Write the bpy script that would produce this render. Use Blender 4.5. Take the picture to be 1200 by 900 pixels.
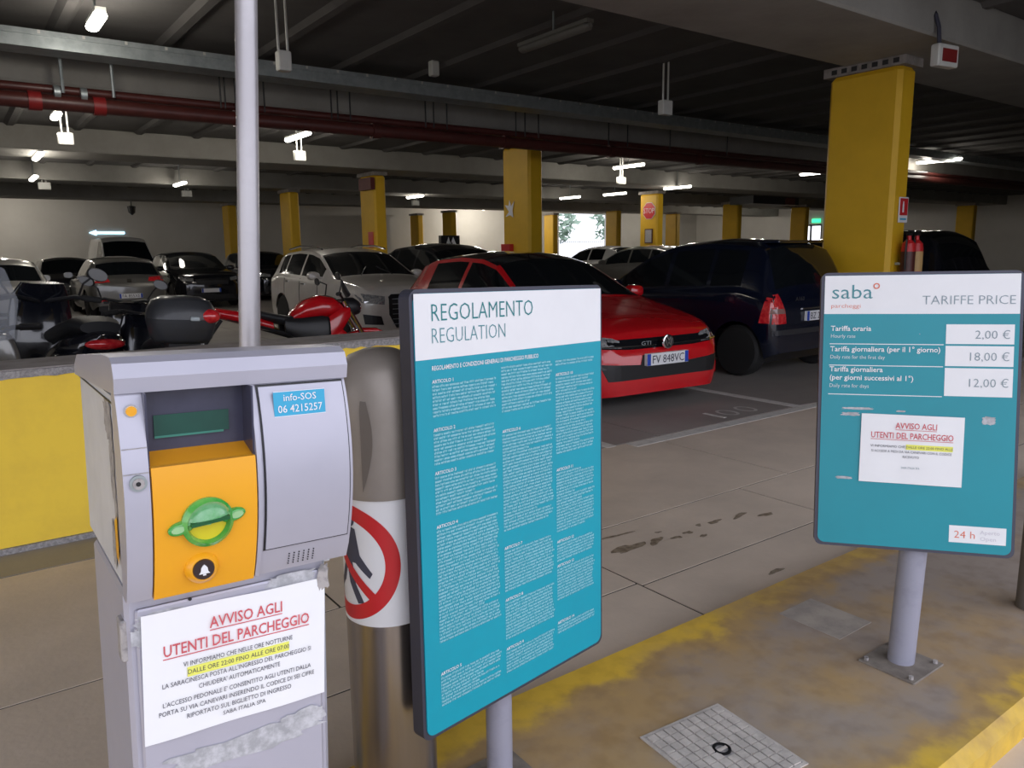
import bpy, bmesh, math, random
import numpy as np
from mathutils import Vector, Matrix
from mathutils.bvhtree import BVHTree
for o in list(bpy.data.objects): bpy.data.objects.remove(o)
S = bpy.context.scene
COL = S.collection
rnd = random.Random(7)
PI = math.pi
def rad(a): return math.radians(a)

# ------------------------------------------------------------------ camera
EYE = 1.48
pit = math.atan(156/900); yaw = rad(53.9); ROL = .013
fw = Vector((math.cos(yaw)*math.cos(pit), math.sin(yaw)*math.cos(pit), -math.sin(pit)))
r0 = Vector((math.sin(yaw), -math.cos(yaw), 0)); u0 = r0.cross(fw)
rt = r0*math.cos(ROL)-u0*math.sin(ROL); up = u0*math.cos(ROL)+r0*math.sin(ROL)
cd = bpy.data.cameras.new('camera'); cam = bpy.data.objects.new('camera', cd); COL.objects.link(cam)
cam.matrix_world = Matrix(((rt.x, up.x, -fw.x, 0), (rt.y, up.y, -fw.y, 0), (rt.z, up.z, -fw.z, EYE), (0, 0, 0, 1)))
cd.sensor_width = 36; cd.lens = 36*900/1200; cd.clip_start = .05; cd.clip_end = 300
S.camera = cam

# ------------------------------------------------------------------ sky, exposure
S.view_settings.view_transform = 'Standard'; S.view_settings.look = 'None'
S.view_settings.gamma = 1; S.view_settings.use_curve_mapping = False
S.view_settings.exposure = 0.35
W = bpy.data.worlds.new('sky'); S.world = W; W.use_nodes = True
wn = W.node_tree; bg = wn.nodes['Background']
tcw = wn.nodes.new('ShaderNodeTexCoord'); nzw = wn.nodes.new('ShaderNodeTexNoise'); nzw.inputs['Scale'].default_value = 2.5
crw = wn.nodes.new('ShaderNodeValToRGB')
crw.color_ramp.elements[0].color = (.78, .82, 1, 1); crw.color_ramp.elements[1].color = (.95, .95, 1, 1)
wn.links.new(tcw.outputs['Generated'], nzw.inputs['Vector']); wn.links.new(nzw.outputs['Fac'], crw.inputs['Fac'])
wn.links.new(crw.outputs['Color'], bg.inputs['Color']); bg.inputs['Strength'].default_value = 1.75
LAMP_W = 55; TUBE_E = 9

# ------------------------------------------------------------------ materials
MATS = {}
def mat(name, col, rough=.6, metal=0, c2=None, scale=6, mix=(.4, .6), bump=0, bscale=40, emit=0, coat=0, alpha=1, trans=0, detail=5, stretch=None, obj=True):
    if name in MATS: return MATS[name]
    m = bpy.data.materials.new(name); m.use_nodes = True; n = m.node_tree.nodes; l = m.node_tree.links
    b = n['Principled BSDF']
    b.inputs['Roughness'].default_value = rough; b.inputs['Metallic'].default_value = metal
    b.inputs['Coat Weight'].default_value = coat; b.inputs['Coat Roughness'].default_value = .04
    b.inputs['Alpha'].default_value = alpha; b.inputs['Transmission Weight'].default_value = trans
    if emit: b.inputs['Emission Color'].default_value = (*col, 1); b.inputs['Emission Strength'].default_value = emit
    if c2 is None: c2 = tuple(min(1, c*.93) for c in col)
    tc = n.new('ShaderNodeTexCoord'); mp = n.new('ShaderNodeMapping'); nz = n.new('ShaderNodeTexNoise'); cr = n.new('ShaderNodeValToRGB')
    if stretch: mp.inputs['Scale'].default_value = stretch
    nz.inputs['Scale'].default_value = scale; nz.inputs['Detail'].default_value = detail; nz.inputs['Roughness'].default_value = .65
    cr.color_ramp.elements[0].position, cr.color_ramp.elements[1].position = mix
    cr.color_ramp.elements[0].color = (*col, 1); cr.color_ramp.elements[1].color = (*c2, 1)
    l.new(tc.outputs['Object'], mp.inputs['Vector']); l.new(mp.outputs['Vector'], nz.inputs['Vector']); l.new(nz.outputs['Fac'], cr.inputs['Fac']); l.new(cr.outputs['Color'], b.inputs['Base Color'])
    if bump:
        n2 = n.new('ShaderNodeTexNoise'); n2.inputs['Scale'].default_value = bscale; bp = n.new('ShaderNodeBump')
        bp.inputs['Strength'].default_value = bump; bp.inputs['Distance'].default_value = .01
        l.new(tc.outputs['Object'], n2.inputs['Vector']); l.new(n2.outputs['Fac'], bp.inputs['Height']); l.new(bp.outputs['Normal'], b.inputs['Normal'])
    MATS[name] = m
    return m
M = dict(
 concrete=mat('concrete', (.68, .57, .47), .75, c2=(.54, .455, .375), scale=1.3, mix=(.35, .7), bump=.15),
 concrete_dark=mat('joint_filler', (.05, .045, .04), .9),
 park=mat('parking_concrete', (.25, .23, .215), .55, c2=(.33, .305, .28), scale=.8, mix=(.35, .7), bump=.1),
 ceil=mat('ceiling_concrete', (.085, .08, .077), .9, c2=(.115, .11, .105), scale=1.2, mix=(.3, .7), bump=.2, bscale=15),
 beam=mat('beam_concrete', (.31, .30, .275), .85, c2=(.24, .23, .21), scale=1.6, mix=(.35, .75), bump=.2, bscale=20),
 seam=mat('bearing_mortar', (.30, .27, .25), .9, c2=(.22, .2, .18), scale=9, bump=.4),
 wall=mat('wall_paint', (.62, .60, .56), .8, c2=(.55, .53, .49), scale=.6, mix=(.3, .7)),
 yellow=mat('column_yellow_paint', (.76, .45, .015), .55, c2=(.68, .40, .012), scale=2, mix=(.35, .7), bump=.08, bscale=12),
 wyellow=mat('wall_yellow_paint', (.95, .66, .06), .7, c2=(.84, .57, .06), scale=3, mix=(.45, .75), bump=.2, bscale=25),
 cap=mat('rough_mortar_cap', (.42, .40, .40), .95, c2=(.25, .24, .24), scale=60, mix=(.35, .6), bump=.8, bscale=90),
 captop=mat('wall_top_concrete', (.36, .32, .30), .9, c2=(.28, .25, .23), scale=8, bump=.2),
 kgrey=mat('kiosk_grey_paint', (.50, .49, .57), .38, metal=.25, c2=(.44, .435, .51), scale=2.5, mix=(.3, .7)),
 kgrey2=mat('kiosk_side_paint', (.66, .66, .68), .5, metal=.05, c2=(.58, .58, .60), scale=4),
 kdark=mat('kiosk_screen_housing', (.055, .055, .09), .25, c2=(.045, .045, .075), scale=10),
 lcd=mat('lcd_green', (.012, .075, .055), .25, c2=(.010, .06, .045), scale=5),
 orange=mat('kiosk_orange', (.88, .40, .01), .35, c2=(.85, .38, .01), scale=2, coat=.2),
 green=mat('green_translucent_plastic', (.05, .50, .08), .15, c2=(.22, .68, .14), scale=20, trans=.35, coat=.5),
 black=mat('black_plastic', (.012, .012, .014), .4),
 rubber=mat('tyre_rubber', (.012, .012, .012), .8, bump=.2),
 blackgloss=mat('gloss_black', (.006, .007, .010), .08, coat=1),
 glass=mat('tinted_car_glass', (.006, .008, .010), .05),
 chrome=mat('chrome', (.75, .75, .76), .12, metal=1),
 lampglass=mat('headlamp_glass', (.35, .37, .40), .08, metal=.6, c2=(.75, .75, .75), scale=30, coat=1),
 steel=mat('brushed_steel', (.42, .38, .35), .27, metal=.95, c2=(.36, .33, .31), scale=3, stretch=(30, 30, .6), mix=(.3, .7)),
 head=mat('bollard_head_paint', (.33, .29, .255), .45, metal=.3, c2=(.29, .255, .225), scale=3),
 galv=mat('galvanised_metal', (.40, .44, .45), .45, metal=.6, c2=(.32, .36, .37), scale=8),
 post=mat('post_grey_paint', (.30, .30, .37), .5, c2=(.22, .22, .28), scale=9, mix=(.5, .8)),
 polem=mat('pole_grey_paint', (.50, .48, .50), .35, metal=.4, c2=(.44, .42, .44), scale=5),
 frame=mat('dark_sign_frame', (.06, .06, .085), .45, metal=.3),
 teal=mat('teal_print', (.0, .33, .44), .4, c2=(.0, .31, .42), scale=2),
 teal2=mat('tariff_teal_print', (.0, .27, .34), .4, c2=(.0, .255, .32), scale=2),
 white=mat('white_print', (.82, .82, .84), .45, c2=(.80, .80, .82)),
 paper=mat('paper', (.86, .86, .88), .7, c2=(.83, .83, .85), scale=3),
 inkteal=mat('teal_ink', (.0, .20, .22), .5),
 inkteal2=mat('grey_teal_ink', (.06, .26, .30), .5),
 inkred=mat('faded_red_ink', (.62, .10, .12), .6),
 inkorange=mat('orange_red_ink', (.75, .18, .10), .6),
 inkdark=mat('dark_ink', (.06, .06, .09), .6),
 inkgrey=mat('grey_ink', (.25, .32, .36), .6),
 inkpale=mat('pale_ink', (.45, .75, .82), .5),
 inkfaint=mat('faint_grey_ink', (.62, .60, .66), .6),
 hilite=mat('yellow_highlighter', (.85, .85, .15), .7),
 sticker=mat('light_blue_sticker', (.03, .38, .62), .4),
 red=mat('sign_red', (.62, .02, .025), .4),
 redpipe=mat('red_pipe_paint', (.09, .022, .018), .4, c2=(.07, .018, .015), scale=5),
 redpaint=mat('car_red_paint', (.60, .006, .012), .25, coat=1),
 whitepaint=mat('car_white_paint', (.62, .58, .53), .3, coat=1),
 vanpaint=mat('van_white_paint', (.75, .74, .72), .35, coat=.8),
 blackpaint=mat('car_black_paint', (.008, .009, .014), .15, coat=1),
 bluepaint=mat('car_navy_paint', (.003, .006, .018), .18, coat=1),
 greypaint=mat('car_grey_paint', (.17, .165, .155), .3, metal=.5, coat=1),
 silverpaint=mat('car_silver_paint', (.36, .35, .33), .3, metal=.5, coat=1),
 redlens=mat('red_lens', (.55, .01, .02), .12, c2=(.75, .05, .05), scale=20, coat=1),
 bluebar=mat('plate_blue', (.01, .06, .45), .4),
 topcase=mat('topcase_black', (.035, .037, .042), .4, c2=(.045, .047, .052), scale=5, coat=.2),
 paintline=mat('worn_white_line', (.62, .60, .57), .7, c2=(.36, .34, .32), scale=12, mix=(.5, .8)),
 stain=mat('oil_stain', (.20, .15, .10), .6, c2=(.34, .28, .21), scale=30),
 tape=mat('torn_tape_residue', (.36, .36, .38), .8, c2=(.55, .55, .58), scale=60, mix=(.4, .65)),
 scuff=mat('scuffed_metal', (.40, .37, .36), .6, c2=(.20, .19, .19), scale=70, mix=(.45, .65)),
 cover=mat('manhole_cover', (.56, .51, .47), .8, c2=(.44, .40, .37), scale=20, bump=.2),
 tube=mat('lit_tube', (1, .95, .86), .4, emit=TUBE_E),
 boxw=mat('white_box_plastic', (.62, .62, .58), .5),
 tan=mat('tan_label', (.60, .38, .15), .5),
 gold=mat('gold_chain', (.7, .45, .1), .3, metal=1),
 seat=mat('seat_vinyl', (.012, .013, .016), .55, bump=.1),
 greenlit=mat('green_exit_light', (.05, .9, .4), .5, emit=1.2),
 bluelit=mat('blue_arrow_light', (.45, .75, 1), .5, emit=2.5),
 leaf=mat('tree_foliage', (.22, .32, .24), .8, c2=(.32, .42, .33), scale=4, bump=.5, bscale=8),  # pale tone puts the overexposed haze outside into the leaf colour
 bark=mat('tree_bark', (.12, .09, .06), .9),
 outside=mat('outside_ground', (.30, .29, .27), .9, c2=(.25, .24, .22), scale=2),
 plate=mat('weathered_base_plate', (.17, .145, .125), .8, c2=(.24, .21, .18), scale=14),
 off=mat('unlit_diffuser', (.16, .155, .14), .5),
 clear=mat('clear_screen_plastic', (.40, .42, .46), .05, alpha=.35, coat=1),
)
def island_mat():
    m = bpy.data.materials.new('worn_yellow_pavement'); m.use_nodes = True; n = m.node_tree.nodes; l = m.node_tree.links; b = n['Principled BSDF']
    b.inputs['Roughness'].default_value = .7
    tc = n.new('ShaderNodeTexCoord'); sp = n.new('ShaderNodeSeparateXYZ'); l.new(tc.outputs['Object'], sp.inputs[0])
    nz = n.new('ShaderNodeTexNoise'); nz.inputs['Scale'].default_value = 2.2; nz.inputs['Detail'].default_value = 8; nz.inputs['Roughness'].default_value = .6
    l.new(tc.outputs['Object'], nz.inputs['Vector'])
    # wear: distance from the centre line of the island keeps paint at the edges
    def mth(op, a_, b_=None, c_=None):
        q = n.new('ShaderNodeMath'); q.operation = op
        for i_, v_ in enumerate((a_, b_, c_)):
            if v_ is None: continue
            if isinstance(v_, (int, float)): q.inputs[i_].default_value = v_
            else: l.new(v_, q.inputs[i_])
        return q.outputs[0]
    dist = mth('ABSOLUTE', mth('SUBTRACT', sp.outputs['Y'], 1.28))
    n4 = n.new('ShaderNodeTexNoise'); n4.inputs['Scale'].default_value = 7; n4.inputs['Detail'].default_value = 8; l.new(tc.outputs['Object'], n4.inputs['Vector'])
    mr = n.new('ShaderNodeMapRange'); mr.interpolation_type = 'SMOOTHSTEP'; mr.inputs['From Min'].default_value = .28; mr.inputs['From Max'].default_value = .46
    l.new(mth('ADD', dist, mth('MULTIPLY', mth('SUBTRACT', n4.outputs['Fac'], .5), .25)), mr.inputs['Value'])
    inner = mth('MULTIPLY_ADD', sp.outputs['X'], -.17, .62)
    t = mth('ADD', mth('MULTIPLY', mr.outputs['Result'], .62), mth('ADD', inner, mth('MULTIPLY', mth('SUBTRACT', nz.outputs['Fac'], .5), 1.3)))
    cr = n.new('ShaderNodeValToRGB'); cr.color_ramp.interpolation = 'EASE'; e = cr.color_ramp.elements; e[0].position = 0; e[0].color = (.33, .275, .235, 1); e[1].position = 1; e[1].color = (.72, .47, .05, 1)
    e2 = cr.color_ramp.elements.new(.5); e2.color = (.42, .28, .125, 1)
    l.new(t, cr.inputs['Fac'])
    n3 = n.new('ShaderNodeTexNoise'); n3.inputs['Scale'].default_value = 14; n3.inputs['Detail'].default_value = 6; l.new(tc.outputs['Object'], n3.inputs['Vector'])
    mx = n.new('ShaderNodeMix'); mx.data_type = 'RGBA'; mx.blend_type = 'MULTIPLY'; mx.inputs['Factor'].default_value = .7
    c3 = n.new('ShaderNodeValToRGB'); c3.color_ramp.elements[0].position = .33; c3.color_ramp.elements[0].color = (.78, .75, .73, 1); c3.color_ramp.elements[1].position = .55; c3.color_ramp.elements[1].color = (1, 1, 1, 1)
    l.new(n3.outputs['Fac'], c3.inputs['Fac']); l.new(cr.outputs['Color'], mx.inputs[6]); l.new(c3.outputs['Color'], mx.inputs[7]); l.new(mx.outputs[2], b.inputs['Base Color'])
    bp = n.new('ShaderNodeBump'); bp.inputs['Strength'].default_value = .25; bp.inputs['Distance'].default_value = .01; l.new(n3.outputs['Fac'], bp.inputs['Height']); l.new(bp.outputs['Normal'], b.inputs['Normal'])
    return m
M['island'] = island_mat()

# ------------------------------------------------------------------ mesh helpers
class MB:
    def __init__(s): s.v = []; s.f = []
    def add(s, vs, fs):
        o = len(s.v); s.v += [tuple(p) for p in vs]; s.f += [tuple(i+o for i in f) for f in fs]; return s
    def box(s, x0, y0, z0, x1, y1, z1, M4=None, bev=0):
        if bev:
            b = bev; ring = lambda z, q: [(x0+q+b, y0+q, z), (x1-q-b, y0+q, z), (x1-q, y0+q+b, z), (x1-q, y1-q-b, z), (x1-q-b, y1-q, z), (x0+q+b, y1-q, z), (x0+q, y1-q-b, z), (x0+q, y0+q+b, z)]
            vs = ring(z0, b*.6)+ring(z0+b, 0)+ring(z1-b, 0)+ring(z1, b*.6)
            fs = [tuple(range(7, -1, -1)), tuple(range(24, 32))]
            for r in range(3): fs += [(r*8+i, r*8+(i+1) % 8, (r+1)*8+(i+1) % 8, (r+1)*8+i) for i in range(8)]
        else:
            vs = [(x, y, z) for z in (z0, z1) for x, y in ((x0, y0), (x1, y0), (x1, y1), (x0, y1))]
            fs = [(3, 2, 1, 0), (4, 5, 6, 7)]+[(i, (i+1) % 4, 4+(i+1) % 4, 4+i) for i in range(4)]
        if M4: vs = [M4 @ Vector(v) for v in vs]
        return s.add(vs, fs)
    def cyl(s, a, b, r, r2=None, n=16, cap=True):
        a, b = Vector(a), Vector(b); d = (b-a).normalized(); t = Vector((1, 0, 0)) if abs(d.x) < .9 else Vector((0, 1, 0))
        u = d.cross(t).normalized(); w = d.cross(u); r2 = r if r2 is None else r2
        vs = [a+(u*math.cos(2*PI*i/n)+w*math.sin(2*PI*i/n))*r for i in range(n)]+[b+(u*math.cos(2*PI*i/n)+w*math.sin(2*PI*i/n))*r2 for i in range(n)]
        fs = [(i, (i+1) % n, n+(i+1) % n, n+i) for i in range(n)]
        if cap: fs += [tuple(range(n-1, -1, -1)), tuple(range(n, 2*n))]
        return s.add(vs, fs)
    def tube(s, pts, r, n=8):
        pts = [Vector(p) for p in pts]; rings = []
        for i, p in enumerate(pts):
            d = (pts[min(i+1, len(pts)-1)]-pts[max(i-1, 0)]).normalized(); t = Vector((0, 0, 1)) if abs(d.z) < .9 else Vector((1, 0, 0))
            u = d.cross(t).normalized(); w = d.cross(u); rings.append([p+(u*math.cos(2*PI*k/n)+w*math.sin(2*PI*k/n))*r for k in range(n)])
        return s.loft(rings)
    def loft(s, rings, cap=True):
        n = len(rings[0]); vs = [p for r in rings for p in r]; fs = []
        for j in range(len(rings)-1): fs += [(j*n+i, j*n+(i+1) % n, (j+1)*n+(i+1) % n, (j+1)*n+i) for i in range(n)]
        if cap: fs += [tuple(range(n-1, -1, -1)), tuple(range((len(rings)-1)*n, len(rings)*n))]
        return s.add(vs, fs)
    def ball(s, c, rx, ry, rz, nu=16, nv=10):
        c = Vector(c); rings = [[c+Vector((rx*math.cos(2*PI*i/nu)*math.sin(PI*j/nv), ry*math.sin(2*PI*i/nu)*math.sin(PI*j/nv), -rz*math.cos(PI*j/nv))) for i in range(nu)] for j in range(nv+1)]
        rings[0] = [c+Vector((1e-4*math.cos(2*PI*i/nu), 1e-4*math.sin(2*PI*i/nu), -rz)) for i in range(nu)]; rings[-1] = [c+Vector((1e-4*math.cos(2*PI*i/nu), 1e-4*math.sin(2*PI*i/nu), rz)) for i in range(nu)]
        return s.loft(rings)
    def lathe(s, prof, c, ax, n=28, ring=False):   # prof: list of (r, h) about axis ax through c
        c = Vector(c); d = Vector(ax).normalized(); t = Vector((0, 0, 1)) if abs(d.z) < .9 else Vector((1, 0, 0)); u = d.cross(t).normalized(); w = d.cross(u)
        return s.loft([[c+d*h+(u*math.cos(2*PI*i/n)+w*math.sin(2*PI*i/n))*max(r, 1e-4) for i in range(n)] for r, h in (prof+[prof[0]] if ring else prof)], cap=not ring)
    def prism(s, poly, y0, y1, M4=None):   # polygon in x,z extruded along y
        n = len(poly); vs = [(x, y0, z) for x, z in poly]+[(x, y1, z) for x, z in poly]
        if M4: vs = [M4 @ Vector(v) for v in vs]
        return s.add(vs, [tuple(range(n)), tuple(range(2*n-1, n-1, -1))]+[(i, n+i, n+(i+1) % n, (i+1) % n) for i in range(n)])
    def build(s, name, m, parent=None, smooth=False, kind=None, ang=35):
        me = bpy.data.meshes.new(name); me.from_pydata([tuple(v) for v in s.v], [], s.f); me.update()
        bm = bmesh.new(); bm.from_mesh(me); bmesh.ops.recalc_face_normals(bm, faces=bm.faces); bm.to_mesh(me); bm.free()
        me.materials.append(m)
        if smooth:
            for p in me.polygons: p.use_smooth = True
            try: me.set_sharp_from_angle(angle=rad(ang))
            except Exception: pass
        o = bpy.data.objects.new(name, me); COL.objects.link(o)
        if parent: o.parent = parent
        if kind: o['kind'] = kind
        return o
def box(name, m, b, parent=None, bev=0, M4=None, kind=None): return MB().box(*b, bev=bev, M4=M4).build(name, m, parent, kind=kind)
def thing(name, label, cat, loc=(0, 0, 0), rz=0, group=None, mw=None):
    o = bpy.data.objects.new(name, None); COL.objects.link(o); o.empty_display_size = .1
    if mw is not None: o.matrix_world = mw
    else: o.location = loc; o.rotation_euler = (0, 0, rz)
    o['label'] = label; o['category'] = cat
    if group: o['group'] = group
    return o
def tag(o, label, cat, group=None):
    o['label'] = label; o['category'] = cat
    if group: o['group'] = group
    return o
def struct(o): o['kind'] = 'structure'; return o
def sring(c, u, v, a, b, n=20, p=2.6):   # superellipse ring
    c, u, v = Vector(c), Vector(u), Vector(v); R = []
    for i in range(n):
        t = 2*PI*i/n; ct, st = math.cos(t), math.sin(t)
        R.append(c+u*a*math.copysign(abs(ct)**(2/p), ct)+v*b*math.copysign(abs(st)**(2/p), st))
    return R
def text(s, x, z, h, m, parent, y=-.001, align='LEFT', xs=1, off=0, name='lettering', M4=None, width=None, sp=1.0, shear=0):
    c = bpy.data.curves.new('t', 'FONT'); c.body = s; c.size = 1; c.align_x = 'LEFT'; c.offset = off; c.resolution_u = 2; c.space_character = sp; c.shear = shear
    o = bpy.data.objects.new('t', c); COL.objects.link(o); bpy.context.view_layer.update()
    me = bpy.data.meshes.new_from_object(o.evaluated_get(bpy.context.evaluated_depsgraph_get()))
    bpy.data.objects.remove(o); bpy.data.curves.remove(c)
    if len(me.vertices) == 0: return None
    co = np.array([v.co[:] for v in me.vertices]); w = co[:, 0].max(); hh = h/.69
    if width: xs = width/(w*hh)
    w *= hh*xs; x0 = x-(w/2 if align == 'CENTER' else w if align == 'RIGHT' else 0)
    for v in me.vertices:
        p = Vector((x0+v.co.x*hh*xs, y, z+v.co.y*hh)); v.co = M4 @ p if M4 else p
    me.materials.clear(); me.materials.append(m); me.name = name
    o = bpy.data.objects.new(name, me); COL.objects.link(o)
    if parent: o.parent = parent
    return o
def scribble(x0, x1, z, h, rows, pitch, m, parent, y=-.001, heads=(), name='small_print', rag=.06, th=.18):
    # rows of print too small to read: runs of tiny pen strokes
    b = MB()
    def r(ax, az, bx, bz): b.add([(ax, y, az), (bx, y, az), (bx, y, bz), (ax, y, bz)], [(0, 1, 2, 3)])
    for k in range(rows):
        zz = z-k*pitch; x = x0; xe = x1-(rnd.random()*(x1-x0)*(.55 if rnd.random() < .14 else rag)); t = h*th
        while x < xe:
            for _ in range(rnd.randint(2, 9)):
                if x > xe: break
                q = rnd.random(); cw = h*.55
                r(x, zz, x+t, zz+h*(1 if q < .7 else 1.4))
                if q < .6: r(x+cw-t, zz, x+cw, zz+h)
                if q > .3: r(x, zz+h-t, x+cw, zz+h)
                if q < .5: r(x, zz, x+cw, zz+t)
                x += h*.78
            x += h*.5
    if b.f: return b.build(name, m, parent, kind='stuff')

# ------------------------------------------------------------------ floor, ceiling, walls
def slab(x0, y0, x1, y1, parent, m, top=0, g=.006, name='slab'):
    return box(name, m, (x0+g, y0+g, top-.10, x1-g, y1-g, top), parent)
floor = struct(box('floor', M['concrete_dark'], (-10, .9, -.3, 48, 41, -.0035)))
for a in [(-10, 1.80, 2.36, 2.3), (2.36, 1.80, 7.5, 2.27), (7.5, 1.8, 13, 2.9), (-10, 2.3, 2.36, 2.9), (2.36, 2.27, 3.86, 2.90), (3.86, 2.27, 7.5, 2.9),
          (-10, 2.9, -2, 4.16), (-2, 2.9, 1.2, 4.16), (1.2, 2.9, 4.38, 4.16), (4.38, 2.9, 9.2, 4.16), (9.2, 2.9, 14, 4.16), (13, 1.8, 48, 2.9), (14, 2.9, 48, 4.16)]:
    slab(*a, floor, M['concrete'])
for i in range(12):
    for j in range(8):
        slab(-10+i*4.8333, 4.16+j*4.605, -10+(i+1)*4.8333, 4.16+(j+1)*4.605, floor, M['park'])
for x0, y0, x1, y1 in [(4.1, 4.02, 14.5, 4.14), (6.30, 4.14, 6.41, 9.5), (9.55, 4.14, 9.66, 4.8), (3.9, 4.14, 4.0, 9.5)]:
    box('painted_line', M['paintline'], (x0, y0, -.002, x1, y1, .0025), floor)
# bay number painted on the floor, read from the aisle
def poly_ring(cx, cy, a, b, t, n=20):
    m = MB()
    for i in range(n):
        p, q = 2*PI*i/n, 2*PI*(i+1)/n
        m.add([(cx+a*math.cos(p), cy+b*math.sin(p), .003), (cx+a*math.cos(q), cy+b*math.sin(q), .003), (cx+(a-t)*math.cos(q), cy+(b-t)*math.sin(q), .003), (cx+(a-t)*math.cos(p), cy+(b-t)*math.sin(p), .003)], [(0, 1, 2, 3)])
    return m
nb = MB().box(5.42, 4.26, 0, 5.46, 4.5, .003); nb.build('painted_number', M['paintline'], floor)
poly_ring(5.62, 4.38, .09, .12, .03).build('painted_number', M['paintline'], floor)
poly_ring(5.88, 4.38, .09, .12, .03).build('painted_number', M['paintline'], floor)
def blot(cx, cy, a, b, rot=0):
    n = 18; ph = [rnd.random()*6 for _ in range(4)]; vs = []
    for i in range(n):
        t = 2*PI*i/n; k = 1+.25*math.sin(2*t+ph[0])+.18*math.sin(3*t+ph[1])+.12*math.sin(5*t+ph[2])
        x, y = a*k*math.cos(t), b*k*math.sin(t); vs.append((cx+x*math.cos(rot)-y*math.sin(rot), cy+x*math.sin(rot)+y*math.cos(rot), .0015))
    MB().add(vs+[(cx, cy, .0015)], [(i, (i+1) % n, n) for i in range(n)]).build('oil_stain', M['stain'], floor)
for a in [(2.69, 2.78, .10, .012, -.1), (2.62, 2.62, .11, .035, .1), (2.80, 2.60, .06, .025, .2), (2.92, 2.57, .03, .018, 0), (3.02, 2.58, .035, .015, 0), (3.15, 2.62, .02, .015, 0), (3.26, 2.60, .045, .02, 0), (3.45, 2.58, .06, .02, .2), (3.58, 2.50, .05, .02, 0), (3.05, 2.50, .03, .012, .3), (2.9, 2.68, .02, .01, 0), (2.96, 2.0, .045, .018, 0)]: blot(*a)
island = struct(MB().prism([(.80, -.3), (.80, .07), (.83, .10), (1.79, .10), (1.82, .07), (1.82, -.3)], 0, 18, Matrix(((0, 1, 0, -10), (1, 0, 0, 0), (0, 0, 1, 0), (0, 0, 0, 1)))).build('trim_kerb_island', M['island']))
patch = box('concrete_patch', mat('patch_concrete', (.30, .265, .235), .9, c2=(.40, .35, .30), scale=9), (2.43, 1.37, .09, 2.64, 1.62, .1015), island)
road = struct(box('floor_driveway', M['concrete'], (-10, -1, -.3, 48, .80, 0)))
out = struct(box('ground_outside', M['outside'], (-60, -60, -.4, 100, 120, -.31)))
# ceiling, ribs and beams
CZ = 4.15
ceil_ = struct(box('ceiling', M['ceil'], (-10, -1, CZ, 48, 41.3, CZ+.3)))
x = -9.4
while x < 47:
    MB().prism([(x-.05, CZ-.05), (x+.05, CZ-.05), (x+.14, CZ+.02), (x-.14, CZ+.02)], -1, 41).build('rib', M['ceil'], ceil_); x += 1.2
for y0, y1 in [(4.30, 5.62), (11.85, 13.3), (19.0, 20.5), (26.1, 27.6), (33.6, 35.0)]:
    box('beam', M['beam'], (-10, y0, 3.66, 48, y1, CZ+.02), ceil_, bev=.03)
struct(box('wall_left', M['wall'], (-10.3, 6, -.3, -10, 41.3, CZ)))
wb = struct(box('wall_back', M['wall'], (-10, 41, -.3, 34.0, 41.3, CZ)))
box('wall_segment', M['wall'], (38.5, 41, -.3, 48, 41.3, CZ), wb); box('lintel', M['wall'], (34.0, 41, 3.95, 38.5, 41.3, CZ), wb)
wr = struct(box('wall_right', M['wall'], (48, -1, -.3, 48.3, 30.2, CZ)))
box('wall_segment', M['wall'], (48, 32.4, -.3, 48.3, 41.3, CZ), wr); box('lintel', M['wall'], (48, 30.2, 3.0, 48.3, 32.4, CZ), wr)
struct(box('wall_front_added', M['wall'], (9, -1.3, -.3, 48.3, -1, CZ)))  # unseen wall added to keep daylight off the dark right side
dr = struct(box('door_1', M['black'], (48.05, 30.2, 0, 48.12, 30.32, 3.0)))
for y in (31.0, 31.5, 32.28): box('door_stile', M['black'], (48.05, y, 0, 48.12, y+.12, 3.0), dr)
for z in (1.0, 2.88): box('door_rail', M['black'], (48.05, 30.3, z, 48.12, 32.3, z+.12), dr)
# ------------------------------------------------------------------ columns
CW, CD = .36, .92
def column(x, y, label, z=3.56, seam=True):
    t = thing('column', label, 'column', (x, y, 0), 0, 'yellow columns of the car park')
    MB().box(0, 0, 0, CW, CD, z, bev=.05).build('shaft', M['yellow'], t)
    box('bearing_seam', M['seam'], (-.03, -.05, z, CW+.03, CD+.06, 3.67), t)
    return t
c1 = column(9.25, 4.91, 'big yellow column right of centre, nearest one, with extinguishers at its side')
for i in range(7): box('seam_pocket', M['black'], (-.035, .02+i*.13, 3.585, -.02, .09+i*.13, 3.64), c1)
column(9.6, 12.5, 'tall yellow column in the middle, above the red hatchback')
column(9.72, 19.6, 'yellow column behind the white SUV, with small red panel on it')
column(9.78, 26.2, 'narrow yellow column just right of the grey pole, far back')
column(10.1, 34.3, 'dim yellow column beside the grey pole at the far wall')
column(22.2, 20.9, 'yellow column that carries the red stop sign')
column(22.2, 35.8, 'yellow column against the pale far wall, left of the middle column')
column(22.2, 39.4, 'thin dim yellow column furthest back, left of the middle column')
column(29.8, 31.0, 'yellow column at the right side of the bright opening')
column(29.6, 36.2, 'yellow column at the left side of the bright opening')
column(30.9, 23.9, 'yellow column above the roof of the dark people carrier')
column(36.1, 32.4, 'thin yellow column far behind the stop sign column')
column(36.9, 24.2, 'bright narrow yellow column just left of the near big column')
column(44.6, 19.2, 'dim yellow column in the dark right of the near big column')

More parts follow.
